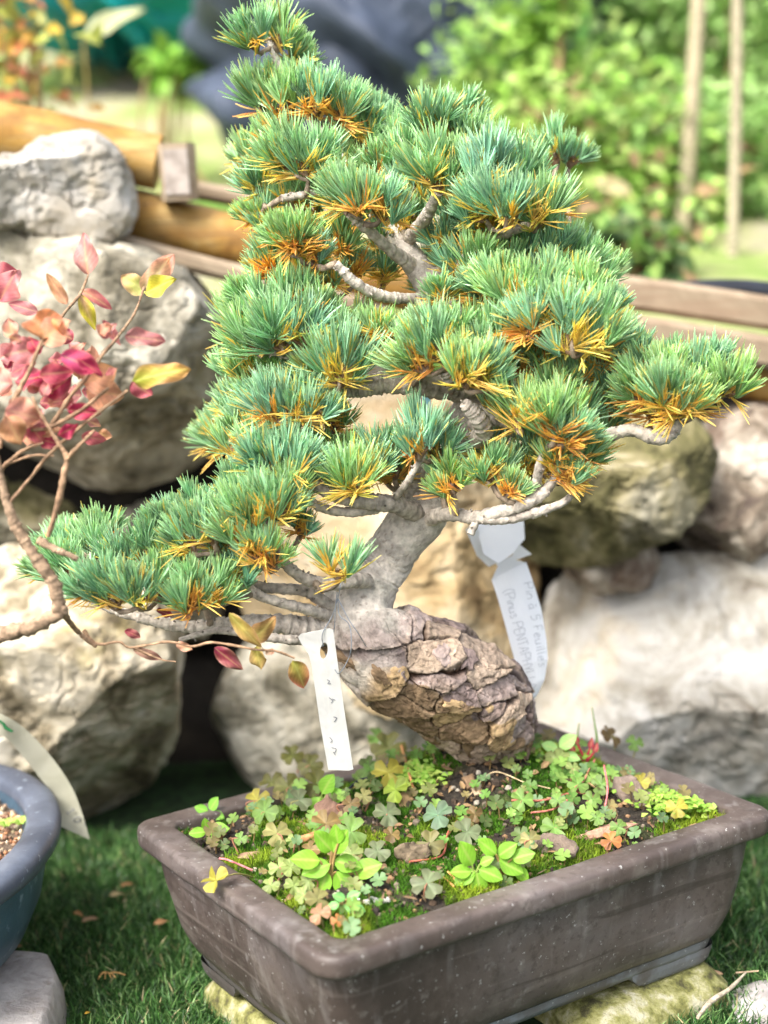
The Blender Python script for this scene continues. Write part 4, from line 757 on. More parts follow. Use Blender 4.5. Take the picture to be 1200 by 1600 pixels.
def mk_tuft(t, mg, md, seed):
    px, py, y, lx, Lp, dead = t; g = np.random.default_rng(seed)
    b = W(px, py, y); Lm = Lp*px2m(y); ax = nrm([lx, -.28+g.normal()*.15, 1.0]); sh = Lm*.28
    e1 = nrm(np.cross(ax, [0, 1, .1])); e2 = np.cross(ax, e1)
    Bs = []; Ds = []; Ls = []; C1 = []; C2 = []; bend = []
    blue = g.uniform(0, 1); nsh = 4 if Lp > 84 else 3; shoots = []
    if abs(px-527) < 1: nsh = 2
    for q in range(nsh):
        qq = (q-(nsh-1)/2)/max(1, nsh-1)*2
        sb = b+e1*qq*Lm*.19*g.uniform(.6, 1.2)+e2*g.normal()*Lm*.1+ax*Lm*(.14*(1-qq*qq)+g.uniform(-.1, .1)); sx = nrm(ax+e1*qq*.34+e2*g.normal()*.18+[g.normal()*.12, 0, .15]); shoots.append((sb, sx))
        f1 = nrm(np.cross(sx, [0, 1, .1])); f2 = np.cross(sx, f1); Lk = Lm*g.uniform(.5, .68)
        for i in range(int(g.integers(13, 18))):
            h = g.uniform(0, 1); az = g.uniform(0, 2*np.pi); th = math.radians(3+43*(1-h)**.8*g.uniform(.35, 1.1)+7*g.random())
            d0 = sx*math.cos(th)+(f1*math.cos(az)+f2*math.sin(az))*math.sin(th); p0 = sb+sx*Lk*.22*h; fl = g.uniform(.8, 1.12); bv = g.normal(size=3)*.05; dm = g.uniform(.62, 1.3)
            for k in range(5):
                d = nrm(d0+g.normal(size=3)*.09); Bs.append(p0+g.normal(size=3)*.0008); Ds.append(d); Ls.append(Lk*(1-.12*h)*fl*g.uniform(.86, 1.1))
                bend.append(np.array([0, 0, g.uniform(.0, .22)])+bv+g.normal(size=3)*.05)
                v = dm*g.uniform(.85, 1.15); a = np.array([.26, .5, .15])*(1-blue)+np.array([.19, .45, .28])*blue
                if g.random() < .035*(1+dead): a = np.array([.6, .5, .07])
                C1.append(a*v); C2.append((a*1.05+np.array([.24, .3, .28]))*v)
    needles(mg, np.array(Bs), np.array(Ds), np.array(bend), np.array(Ls), np.full(len(Bs), .00114), np.array(C1), np.array(C2))
    nd = int((dead*1.15+.1)*g.integers(11, 18)); Bs = []; Ds = []; Ls = []; C1 = []; bend = []
    hot = g.uniform(0, 1)
    for i in range(nd):
        az = g.uniform(0, 2*np.pi); th = math.radians(g.uniform(15, 105)); d0 = ax*math.cos(th)+(e1*math.cos(az)+e2*math.sin(az))*math.sin(th); d0[1] -= .35; d0 = nrm(d0)
        sb, sx = shoots[g.integers(len(shoots))]; p0 = sb*.6+b*.4-ax*sh*g.uniform(-.2, .5)
        for k in range(5):
            Bs.append(p0+g.normal(size=3)*.0008); Ds.append(nrm(d0+g.normal(size=3)*.1)); Ls.append(Lm*g.uniform(.38, .7)); bend.append(np.array([0, 0, g.uniform(-.1, .15)])+g.normal(size=3)*.05)
            c = np.array([.95, .58, .13])*(1-hot)+np.array([.95, .76, .2])*hot if g.random() < .8 else np.array([.6, .58, .1]) if hot > .4 else np.array([.75, .38, .12])
            C1.append(c*g.uniform(.75, 1.15))
    if nd: needles(md, np.array(Bs), np.array(Ds), np.array(bend), np.array(Ls), np.full(len(Bs), .00098), np.array(C1), np.array(C1)*1.1+.03)
    # scaly brown shoot
    for sb, sx in shoots: tube(md, [b-ax*.004, b*.5+sb*.5, sb+sx*.004], [.0016, .0014, .0012], 6, 8, col=(.26, .17, .1))
    for k in range(44):
        sb, sx = shoots[k % len(shoots)]; p = b+(sb-b)*g.uniform(0, 1.2)+sx*.002; d = nrm(ax+g.normal(size=3)*.8)
        md.add([p, p+d*.004+g.normal(size=3)*.0007, p+d*.002+np.cross(d, g.normal(size=3))*.0014], [[0, 1, 2]], np.array([.3, .17, .08])*g.uniform(.6, 1.4))
    return b, ax, nd
rest_g, rest_d = MB(), MB(); bases = []
order = sorted(range(len(TUE)), key=lambda i: (i >= len(TU), -TUE[i][4]))
for rank, i in enumerate(order):
    if rank < 98:
        mg, md = MB(), MB(); b, ax, nd = mk_tuft(TUE[i], mg, md, 1000+i)
        o = mg.build('needle_tuft', M['needle'], tree, smooth=False); md.build('dead_needles', M['dead'], o, smooth=False)
    else: b, ax, nd = mk_tuft(TUE[i], rest_g, rest_d, 1000+i)
    bases.append((b, ax, TUE[i][4]))
o = rest_g.build('needle_tufts', M['needle'], tree, smooth=False); o['kind'] = 'stuff'
d = rest_d.build('dead_needles', M['dead'], o, smooth=False)
# twigs: grow each tuft to the nearest skeleton point, nearest first
todo = list(range(len(bases))); skp = [SK]
while todo:
    A = np.concatenate(skp); best = None
    Bp = np.array([bases[i][0] for i in todo]); 
    dd = np.linalg.norm(Bp[:, None]-A[None, :, :3]+np.array([0, 0, 0]), axis=2)-np.clip(A[None, :, 3]*.8, 0, .01)
    up = (A[None, :, 2]-Bp[:, None, 2]); dd = dd+np.clip(up, 0, 1)*1.5
    for k in np.argsort(dd.min(1))[:4]:
        j = dd[k].argmin(); i = todo[k]; b, ax, Lp = bases[i]; st = A[j, :3]; kb = int(A[j, 4]); dist = np.linalg.norm(b-st)
        r0 = min(max(.0019, .0018+dist*.03), max(A[j, 3]*.8, .0018)); mid = st*.5+b*.5-np.array([0, 0, .22*dist])+RNG.normal(size=3)*.05*dist
        end = b+ax*.006
        if kb == KT: branches.append(MB()); kb = len(branches)-1
        cc, rr = tube(branches[kb], [st, mid*.6+st*.4-np.array([0, 0, .02*dist]), mid, b-ax*.006, end], [r0, r0*.95, r0*.9, .0019, .0014], 9, int(max(10, dist/.0016)), col=np.array([.3, .24, .18])*random.uniform(.8, 1.15), rough=.25, seed=i, ring=.16)
        skp.append(np.c_[cc[2:-2:3], rr[2:-2:3], np.full(len(cc[2:-2:3]), kb)])
    ks = set(np.argsort(dd.min(1))[:4].tolist()); todo = [t for n_, t in enumerate(todo) if n_ not in ks]
for m_ in branches:
    if m_.n: m_.build('branch', M['twig'], tree)
print('needle tufts', len(TUE))

# ------------------------------------------------------------------ tags
def flatpoly(mb, pts3, th, col=(1, 1, 1), holes=(), m=0):
    allp = [Vector(p) for p in pts3]; loops = [allp]+[[Vector(p) for p in h] for h in holes]
    P = np.array([list(p) for l in loops for p in l]); tri = np.array(tessellate_polygon(loops))
    n = nrm(np.cross(P[1]-P[0], P[len(allp)//2]-P[0])); n = n if n[1] > 0 else -n
    mb.add(P, tri, col, m); mb.add(P+n*th, tri[:, ::-1], col, m)
    st = 0
    for l in loops:
        k = len(l); q = np.arange(k)+st; V = np.concatenate([P[q], P[q]+n*th]); i = np.arange(k); j = (i+1) % k
        mb.add(V, np.stack([i, j, j+k, i+k], 1), col, m); st += k
GL = {'P': [[(0, 0), (0, 1), (.5, 1), (.6, .75), (.45, .5), (0, .48)]], 'i': [[(.1, .55), (.1, 0)], [(.1, .75), (.12, .8)]], 'n': [[(0, 0), (0, .55)], [(0, .4), (.25, .58), (.45, .4), (.45, 0)]],
 'u': [[(0, .55), (.03, .1), (.25, 0), (.45, .15), (.45, .55)], [(.45, .2), (.5, 0)]], 's': [[(.45, .5), (.2, .58), (.1, .4), (.4, .2), (.3, 0), (0, .05)]], 'a': [[(.4, .5), (.15, .55), (0, .25), (.15, 0), (.4, .15)], [(.42, .55), (.42, .05), (.5, 0)]],
 'à': [[(.4, .5), (.15, .55), (0, .25), (.15, 0), (.4, .15)], [(.42, .55), (.42, .05), (.5, 0)], [(.05, .85), (.35, .75)]], '5': [[(.5, 1), (.1, 1), (.05, .6), (.4, .6), (.5, .3), (.3, 0), (0, .05)]], 'F': [[(0, 0), (0, 1), (.5, 1)], [(0, .5), (.4, .5)]],
 'e': [[(.02, .28), (.42, .35), (.3, .58), (.05, .45), (.05, .1), (.25, 0), (.45, .08)]], 'l': [[(.05, 1), (.05, .1), (.15, 0)]], 'E': [[(.5, 1), (0, 1), (0, 0), (.5, 0)], [(0, .5), (.4, .5)]], 'N': [[(0, 0), (0, 1), (.5, 0), (.5, 1)]],
 'T': [[(0, 1), (.6, 1)], [(.3, 1), (.3, 0)]], 'A': [[(0, 0), (.3, 1), (.6, 0)], [(.1, .35), (.5, .35)]], 'H': [[(0, 0), (0, 1)], [(.5, 0), (.5, 1)], [(0, .5), (.5, .5)]], 'Y': [[(0, 1), (.28, .5), (.55, 1)], [(.28, .5), (.28, 0)]],
 'L': [[(0, 1), (0, 0), (.5, 0)]], '(': [[(.4, 1.15), (.1, .8), (.1, .25), (.35, -.15)]], ')': [[(0, 1.15), (.3, .8), (.3, .25), (0, -.15)]], '1': [[(0, .7), (.2, 1), (.2, 0)], [(0, 0), (.4, 0)]], '0': [[(.25, 1), (0, .6), (.05, .1), (.3, 0), (.5, .4), (.45, .85), (.25, 1)]], '3': [[(0, .95), (.35, 1), (.4, .7), (.15, .55), (.45, .35), (.3, 0), (0, .05)]], '2': [[(0, .8), (.2, 1), (.45, .8), (.3, .45), (0, 0), (.5, 0)]]}
def write(mb, text, O3, ex, ey, h, track=.16, r=.00035, jit=.03, seed=0, off=np.zeros(3), widths=None):
    g = random.Random(seed); x = 0
    for ch in text:
        if ch == ' ': x += .45; continue
        wmax = 0
        for st in GL[ch]:
            pts = [(px_+g.uniform(-jit, jit), py_+g.uniform(-jit, jit)) for px_, py_ in st]; wmax = max(wmax, max(p[0] for p in st))
            P3 = [np.array(O3)+ex((x+a)*h)+ey(b*h, (x+a)*h) for a, b in pts]
            tube(mb, P3, r, 5, len(P3)*4)
        x += wmax+track
# left hanging tag
y_ = 1.075; hp = thing('plant_tag', W(506, 1012, y_), 'blank looking white plastic tag with oval hole hanging by thin wire left of the trunk', 'plant tag')
out = [W(x, y, y_+.0006*(y-980)/20) for x, y in ((466, 996), (470, 991), (515, 982), (521, 985), (524, 1010), (538, 1110), (552, 1202), (545, 1204), (513, 1203), (500, 1130), (487, 1040), (482, 1022), (472, 1008))]
hole = [W(506+6*math.cos(a)*1.0+2.5*math.sin(a)*-.6, 1017+13*math.sin(a), y_+.001) for a in np.linspace(0, 2*np.pi, 20, endpoint=False)]
mb = MB(); flatpoly(mb, out, .0012, holes=[hole]); mb.build('tag_plate', M['plastic'], hp, smooth=False)
mb = MB()
for k, st in enumerate([[(511, 1062), (515, 1064), (512, 1068), (517, 1068)], [(514, 1090), (520, 1095), (517, 1098)], [(519, 1092), (524, 1094)], [(521, 1120), (526, 1122), (522, 1128)], [(515, 1152), (519, 1157), (516, 1160)], [(518, 1168), (525, 1170), (523, 1176)], [(521, 1175), (524, 1180)]]):
    tube(mb, [W(x, y, y_+.0006*(y-980)/20-.0004) for x, y in st], .00025, 5, 10)
mb.build('writing', M['ink'], hp)
mb = MB()
for st in ([(505, 1010, 1.074), (504, 990, 1.074), (520, 960, 1.075), (530, 925, 1.072), (533, 905, 1.075)], [(528, 930, 1.073), (530, 960, 1.072), (545, 975, 1.07), (549, 1000, 1.068), (546, 1025, 1.068), (530, 1052, 1.07), (520, 1040, 1.08), (508, 1022, 1.08)], [(528, 935, 1.073), (545, 968, 1.07), (560, 990, 1.07), (572, 1010, 1.08)], [(527, 925, 1.074), (524, 950, 1.073), (523, 975, 1.073), (521, 990, 1.08)]):
    tube(mb, [W(*p) for p in st], .00035, 6, 40)
mb.build('wire', M['wire'], hp)
# right label
y_ = 1.235; lb = thing('plant_label', W(790, 880, y_), 'bluish white strip label tied round a right branch, with handwriting', 'plant label')
mb = MB()
flatpoly(mb, [W(x, y, y_+.022+(850-y)*.0003) for x, y in ((742, 815), (780, 800), (818, 806), (820, 842), (800, 866), (779, 880), (756, 866))], .0004)
flatpoly(mb, [W(x, y, y_+.026) for x, y in ((728, 828), (744, 815), (757, 864), (771, 868), (779, 878), (764, 886), (745, 868))], .0004)
flatpoly(mb, [W(x, y, y_+.018) for x, y in ((811, 850), (831, 866), (806, 875), (779, 886), (775, 881), (800, 868))], .0004)
strip = [((768, 906), (822, 878)), ((777, 932), (834, 912)), ((787, 968), (846, 952)), ((797, 1005), (854, 1000)), ((806, 1040), (856, 1030)), ((815, 1072), (851, 1062)), ((822, 1092), (840, 1085)), ((826, 1104), (829, 1102))]
ys = [y_+.022, y_+.014, y_+.005, y_-.002, y_-.007, y_-.009, y_-.009, y_-.008]
nE = 9; V = []
for (l, r), yy in zip(strip, ys):
    for k in range(nE): q = k/(nE-1); V.append(W(l[0]+(r[0]-l[0])*q, l[1]+(r[1]-l[1])*q, yy-.003*math.sin(q*math.pi)))
V = np.array(V); f = gridf(len(strip), nE); mb.add(V, f); mb.add(V+[0, .0005, 0], f[:, ::-1])
flatpoly(mb, [W(x, y, y_+.0205) for x, y in ((779, 882), (806, 875), (822, 879), (768, 907))], .0004)
mb.build('strip', M['bluewhite'], lb, smooth=False)
mb = MB()
def lw(text, p0, p1, h, seed, track, sag):
    g = random.Random(seed); tot = 0
    for ch in text: tot += .45 if ch == ' ' else max(p[0] for s_ in GL[ch] for p in s_)+track
    x = 0; p0 = np.array(p0, float); p1 = np.array(p1, float); dv = p1-p0; up = np.array([dv[1], -dv[0]])/np.linalg.norm(dv)
    for ch in text:
        if ch == ' ': x += .45; continue
        for st in GL[ch]:
            P3 = []
            for a, b in st:
                t = (x+a)/tot; q = p0+dv*t+up*(b*h+sag*math.sin(t*math.pi))+np.array([g.uniform(-.4, .4), g.uniform(-.4, .4)])
                yy = np.interp(q[1], [890, 922, 960, 1003, 1035, 1067, 1089], [a_-.0028 for a_ in ys[:7]])
                P3.append(W(q[0], q[1], yy-.0032))
            tube(mb, P3, .00022, 5, len(P3)*4)
        x += max(p[0] for s_ in GL[ch] for p in s_)+track
lw('Pin à 5 Feuilles', (818, 912), (843, 1046), 14, 3, .22, 2)
lw('(Pinus PENTAPHYLLA', (786, 922), (826, 1080), 15, 5, .18, 2)
mb.build('writing', mat('faded_ink', [(.3, (.28, .31, .36)), (.7, (.36, .4, .45))], 60, 3, .8), lb)
# tiny coloured tag behind the trunk
mb = MB(); 
flatpoly(mb, [W(x, y, 1.25) for x, y in ((646, 618), (659, 616), (661, 668), (647, 668))], .0005, (.75, .08, .35)); flatpoly(mb, [W(x, y, 1.2505) for x, y in ((659, 617), (673, 616), (674, 668), (661, 668))], .0005, (.3, .62, .75))
tag(mb.build('small_tag', mat('coloured_plastic', attr=True, scale=60, var=.1, rough=.4)), 'tiny pink and pale blue tag glimpsed behind the middle of the trunk', 'tag')

# ------------------------------------------------------------------ things growing and lying in the pot
COLS = {'lime': (.36, .52, .06), 'green': (.22, .42, .09), 'pale': (.34, .46, .14), 'olive': (.2, .23, .055), 'bronze': (.3, .22, .08), 'grey': (.22, .29, .15), 'blue': (.16, .3, .17), 'yellow': (.5, .47, .07), 'pink': (.46, .27, .15), 'tan': (.36, .36, .13), 'orange': (.6, .26, .08)}
def clover(px, py, rp, colk, label, seed, root=None, group='clover plants in the bonsai pot', fold=.18, size_y=None, tiltv=None):
    g = np.random.default_rng(seed); rt = onsoil(*(root or (px+g.uniform(-8, 8), py+24)))
    y = size_y or rt[1]; c = W(px, py, y); R = rp*px2m(y)*.98
    o = thing('clover', rt-[0, 0, .001], label, 'clover', group); col = np.array(COLS[colk])*.6*g.uniform(.75, 1.15); mb = MB()
    n = nrm(tiltv if tiltv is not None else [g.normal()*.25, -.75+g.normal()*.15, .8]); u = nrm(np.cross(n, [g.normal(), .3, g.normal()])); v = np.cross(n, u)
    a0 = g.uniform(0, 2.09)
    for k in range(3):
        a = a0+k*2.094+g.normal()*.08; d = u*math.cos(a)+v*math.sin(a); s = np.cross(n, d); ff = fold*g.uniform(.5, 1.6)
        t = np.linspace(0, 1, 7)[:, None]; q = np.linspace(-1, 1, 9)[None]
        prof = .88+.12*np.sin(np.abs(q)*math.pi*.95)-.42*np.clip(np.abs(q)-.55, 0, 1)
        x = q*R*.74*t**.7*(1-.1*t); yy = R*t*prof; z = ff*np.abs(x)*1.2-.12*R*t*t
        P = c+x[..., None]*s+yy[..., None]*d+z[..., None]*n
        e = np.clip(t*.6+np.abs(q)*.25, 0, 1)[..., None]; cc = col*(1+.12*g.normal()); C = cc*(1.15-.25*e)+np.array([.03, .0, 0])*e
        C = np.where((np.abs(q) < .1)[..., None]*np.ones_like(e) > 0, C*1.3, C)*(1+.12*np.sin((t*5-np.abs(q)*3)*6.3+k))[..., None]
        P = P+(.05*R*np.sin(q*5+t*3+k*2))[..., None]*n*t[..., None]
        mb.add(P.reshape(-1, 3), gridf(7, 9), C.reshape(-1, 3))
    mb.build('leaf', M['leaf'], o)
    ms = MB(); mid = (rt+c)/2+np.array([g.normal()*.003, g.normal()*.003, .004]); sc = np.array([.42, .2, .12]) if g.random() < .6 else np.array([.35, .32, .12])
    tube(ms, [rt-[0, 0, .002], mid, c-n*.0004], [.0007, .0006, .0005], 6, 14, col=sc); ms.build('stem', M['leaf'], o)
CL = [
 (606, 1207, 27, 'yellow', 'large yellow green clover just right of the hanging tag tip'),
 (575, 1200, 22, 'green', 'green clover touching the right side of the hanging tag tip'),
 (618, 1234, 24, 'lime', 'lime clover just below the large yellow green one at the trunk base'),
 (548, 1256, 16, 'bronze', 'small bronze clover right above the bark scrap'),
 (568, 1244, 15, 'tan', 'tan clover between the tag tip and the bark scrap'),
 (605, 1271, 24, 'grey', 'grey green clover left of the small wood chip'),
 (549, 1300, 28, 'green', 'broad green clover at the right edge of the bark scrap'),
 (509, 1287, 25, 'bronze', 'brownish clover lying over the bark scrap'),
 (684, 1273, 26, 'blue', 'bluish clover on the black soil right of the wood chip'),
 (672, 1318, 24, 'tan', 'tan clover directly above the dark stone'),
 (730, 1300, 25, 'grey', 'grey clover between the dark stone and the bright seedling at the rim'),
 (667, 1380, 28, 'grey', 'grey clover below the dark stone near the front rim'),
 (612, 1304, 15, 'bronze', 'small bronze clover above left of the dark stone'),
 (550, 1335, 20, 'pale', 'pale clover right behind the lime seedling'),
 (590, 1330, 22, 'grey', 'folded grey green clover left of the dark stone'),
 (485, 1328, 18, 'bronze', 'bronze clover left of the lime seedling'),
 (482, 1376, 18, 'pale', 'pale clover under the left of the lime seedling'),
 (497, 1405, 22, 'tan', 'tan clover near the front corner of the soil'),
 (500, 1428, 20, 'pink', 'pink clover at the front corner of the soil'),
 (527, 1438, 12, 'orange', 'tiny orange clover against the front corner of the rim'),
 (459, 1384, 17, 'pale', 'pale clover against the left rim near the front corner'),
 (474, 1398, 16, 'pale', 'pale clover wedged between its neighbours by the front left rim'),
 (607, 1168, 30, 'olive', 'dark olive clover leaning on the underside of the trunk'),
 (590, 1152, 20, 'green', 'green clover highest on the left under the trunk'),
 (497, 1226, 27, 'olive', 'olive clover just left of the hanging tag tip'),
 (467, 1250, 22, 'grey', 'grey olive clover above the bark scrap on the left'),
 (414, 1268, 24, 'green', 'green clover below the yellow one in the left of the pot'),
 (402, 1250, 22, 'yellow', 'yellow clover at the left of the pot beyond the moss'),
 (451, 1230, 26, 'olive', 'olive clover behind the middle of the left moss bank'),
 (424, 1222, 22, 'olive', 'small olive clover at the back left rim'),
 (433, 1302, 24, 'tan', 'tan clover on the bright moss left of the bark scrap'),
 (459, 1313, 14, 'pale', 'small pale clover at the left foot of the bark scrap'),
 (436, 1355, 19, 'pale', 'pale clover beside the red brown curled leaf'),
 (423, 1383, 16, 'pale', 'pale clover right at the left rim by the overhanging one'),
 (376, 1310, 12, 'green', 'small green clover near the left inner corner'),
 (455, 1355, 18, 'pale', 'pale clover just left of the lime seedling'),
 (457, 1180, 20, 'olive', 'blurred olive clover furthest back left against the grey boulder'),
 (485, 1195, 22, 'olive', 'blurred olive clover left of the tag near the back rim'),
 (816, 1250, 20, 'green', 'green clover under the right side of the trunk base on reddish stems'),
 (866, 1293, 23, 'green', 'green clover in front of the reddish stems right of centre'),
 (828, 1312, 18, 'tan', 'tan clover just behind the front right rim bark piece'),
 (871, 1250, 14, 'green', 'small green clover amid the reddish stems'),
 (903, 1226, 18, 'green', 'green clover above the reddish stems right of the trunk'),
 (871, 1185, 22, 'pale', 'pale clover right beside the trunk foot'),
 (940, 1226, 18, 'green', 'green clover left of the grey wood scrap'),
 (925, 1250, 17, 'green', 'green clover at the left end of the grey wood scrap'),
 (886, 1265, 15, 'grey', 'grey clover low among the reddish stems'),
 (1001, 1222, 17, 'yellow', 'yellow green folded clover standing above the grey wood scrap'),
 (1057, 1262, 19, 'yellow', 'golden folded clover near the right rim'),
 (955, 1314, 18, 'orange', 'orange clover leaf by the front right rim'),
 (966, 1292, 15, 'green', 'folded green clover above the orange one by the front right rim'),
 (933, 1278, 14, 'green', 'small green clover behind the curled wood strip'),
 (992, 1161, 15, 'green', 'green clover on the tallest stem at the back right rim'),
 (955, 1150, 20, 'bronze', 'bronze clover at the back right rim beside the red sprout'),
 (742, 1272, 15, 'bronze', 'small bronze clover on the black soil behind the bright rim seedling'),
 (895, 1200, 13, 'pale', 'small pale clover up the slope right of the trunk'),
]
for i, (px, py, r, c, lb_) in enumerate(CL): clover(px, py, r, c, lb_, 300+i)
clover(338, 1376, 25, 'yellow', 'yellow clover with pink edge hanging out over the left rim', 401, root=(400, 1368), size_y=onsoil(400, 1368)[1]-.035, tiltv=[-.5, -.45, .9], fold=.5)
clover(983, 1330, 20, 'lime', 'lime clover hanging down over the front right rim', 402, root=(960, 1300), size_y=onsoil(960, 1300)[1]-.012, tiltv=[.2, -1, .2])
def seedling(leaves, root, label, seed, colk=(.2, .42, .035)):
    g = np.random.default_rng(seed); rt = onsoil(*root); o = thing('seedling', rt-[0, 0, .001], label, 'seedling', 'bright seedlings in the bonsai pot'); ms = MB()
    for i, (x, y, ang, Lp) in enumerate(leaves):
        yy = rt[1]-.004*g.random(); b = W(x, y, yy); a = math.radians(ang); d = nrm([math.cos(a), -.25, math.sin(a)]); c = np.array(colk)*g.uniform(.85, 1.2); ml = MB()
        leaf(ml, b, d, [g.normal()*.2, -.8, .75], Lp*1.2*px2m(yy), Lp*.82*px2m(yy), c*1.1, c, curl=.12, fold=.12, wav=.03, nu=9, nv=12, seed=i, shape=.85)
        ml.build('leaf', M['leaf'], o); tube(ms, [rt-[0, 0, .002], (rt+b)/2+[0, 0, .003], b], [.0011, .0009, .0007], 6, 12, col=(.45, .3, .12) if seed % 2 else (.3, .4, .1))
    ms.build('stem', M['leaf'], o)
seedling([(518, 1330, 120, 40), (520, 1332, 60, 42), (522, 1345, -10, 40), (516, 1350, 190, 42), (525, 1362, -60, 42), (512, 1362, -115, 36), (528, 1318, 95, 30), (552, 1365, 25, 44), (545, 1382, -30, 40), (500, 1345, 165, 42)], (515, 1385), 'largest lime green seedling, left of the dark stone', 11)
seedling([(738, 1352, 110, 42), (742, 1360, 205, 36), (744, 1362, -80, 36), (748, 1358, -20, 36), (750, 1350, 30, 22), (736, 1362, 170, 30)], (742, 1385), 'bright seedling with a yellow spotted leaf at the front rim', 12)
seedling([(775, 1335, 130, 36), (778, 1338, 40, 34), (780, 1345, -25, 38), (800, 1342, 20, 34), (800, 1348, 150, 22), (806, 1355, -50, 26)], (785, 1372), 'bright seedling nearest the rim, right of the yellow spotted one', 13)
seedling([(322, 1300, 175, 24), (324, 1298, 10, 32), (322, 1296, 90, 18), (338, 1310, -40, 22)], (325, 1318), 'green seedling with long leaf by the left inner rim', 14)
seedling([(325, 1268, 150, 20), (328, 1266, 60, 24), (330, 1270, -20, 20), (320, 1288, 200, 26)], (328, 1285), 'small green seedling in the left inner corner of the pot', 15, (.2, .46, .06))
seedling([(503, 1240, 60, 34), (500, 1245, -120, 44), (505, 1248, 15, 36)], (503, 1262), 'pair leaved green seedling above the bark scrap', 16, (.22, .46, .05))
seedling([(540, 1405, 150, 20), (542, 1404, 30, 22), (540, 1412, -100, 22), (548, 1415, -20, 22), (530, 1412, 190, 18), (556, 1420, -60, 20)], (542, 1428), 'low round leaved bluish seedling by the front rim', 17, (.2, .5, .14))
seedling([(872, 1172, 150, 26), (874, 1168, 40, 30), (880, 1180, -10, 24)], (874, 1195), 'pale seedling beside the trunk foot', 18, (.3, .5, .16))
# red sprout
o = thing('red_sprout', onsoil(915, 1195), 'crimson sprout on the back right of the soil', 'sprout'); mb = MB(); b = onsoil(915, 1195)
for k, (dx, h) in enumerate(((-.006, .018), (.004, .014), (-.009, .011), (.007, .01))):
    tube(mb, [b, b+[dx*.4, 0, h*.5], b+[dx, 0, h]], [.0012, .001, .0008], 6, 10, col=(.55, .04, .08)); leaf(mb, b+[dx, 0, h], [dx*50, -.2, 1], [0, -1, .3], .009, .005, (.42, .06, .08), nu=5, nv=6, seed=k)
mb.build('leaf', M['leaf'], o)
# grass stem at back right, loose runners
for i, (a_, lbl) in enumerate([(((935, 1190), (932, 1150), (925, 1105)), 'blurred green grass stem rising at the back right of the pot'), (((905, 1180), (902, 1155), (905, 1130)), 'shorter blurred green grass stem beside the crimson sprout')]):
    mb = MB(); yy = onsoil(*a_[0])[1]; tube(mb, [W(x, y, yy) for x, y in a_], [.0013, .001, .0004], 6, 14, col=(.3, .5, .12)); tag(mb.build('grass_sprig', M['leaf']), lbl, 'grass')
def stick(pts, r, col, label, name='twig', cat='twig', group=None, lift=.003, m='twig'):
    P = []
    for p in pts: q = onsoil(*p[:2]); q[2] += lift+(p[2] if len(p) > 2 else 0); P.append(q)
    mb = MB(); tube(mb, P, r, 7, 30, col=col, rough=.2, seed=len(label)); return tag(mb.build(name, M[m]), label, cat, group)
rs = 'reddish runner stems on the soil'
stick([(800, 1262), (850, 1262), (900, 1250), (940, 1262)], .0009, (.4, .14, .1), 'reddish runner stem from the trunk foot to the grey wood scrap', 'runner_stem', 'stem', rs, .006)
stick([(830, 1280), (870, 1272), (905, 1240), (930, 1215, .01)], .0008, (.45, .16, .12), 'reddish runner stem arching up to the green clovers', 'runner_stem', 'stem', rs, .005)
stick([(940, 1290), (950, 1265, .012), (945, 1240, .02)], .0008, (.5, .14, .14), 'reddish stem rising left of the grey wood scrap', 'runner_stem', 'stem', rs)
stick([(640, 1355), (690, 1345), (700, 1310), (715, 1290)], .0008, (.4, .12, .08), 'reddish runner stem right of the dark stone', 'runner_stem', 'stem', rs, .004)
stick([(395, 1370), (360, 1375, .01), (345, 1376, .012)], .0008, (.6, .2, .2), 'pink stem reaching over the left rim', 'runner_stem', 'stem', rs, .005)
stick([(525, 1275), (535, 1255), (560, 1235, .004), (590, 1222)], .0011, (.05, .05, .05), 'dark bent wire above the bark scrap', 'bent_wire', 'wire', None, .004, 'black')
stick([(628, 1190, .012), (640, 1225, .006), (648, 1245)], .0012, (.4, .2, .08), 'brown fallen needle leaning below the trunk', 'fallen_needle', 'needle', 'fallen brown needles in the pot')
stick([(690, 1375), (710, 1392)], .0008, (.5, .24, .08), 'brown fallen needle right of the low grey clover', 'fallen_needle', 'needle', 'fallen brown needles in the pot')
stick([(700, 1368), (722, 1392)], .0008, (.55, .3, .1), 'orange fallen needle next to the front rim seedling', 'fallen_needle', 'needle', 'fallen brown needles in the pot')
stick([(730, 1255), (770, 1215), (820, 1230), (860, 1240)], .0005, (.55, .42, .25), 'thin pale root strand across the soil below the trunk', 'root_strand', 'root', None, .004)
stick([(468, 1322), (495, 1312), (525, 1296)], .0032, (.4, .2, .09), 'orange brown stick left of the bark scrap', 'stick', 'stick', None, .004)
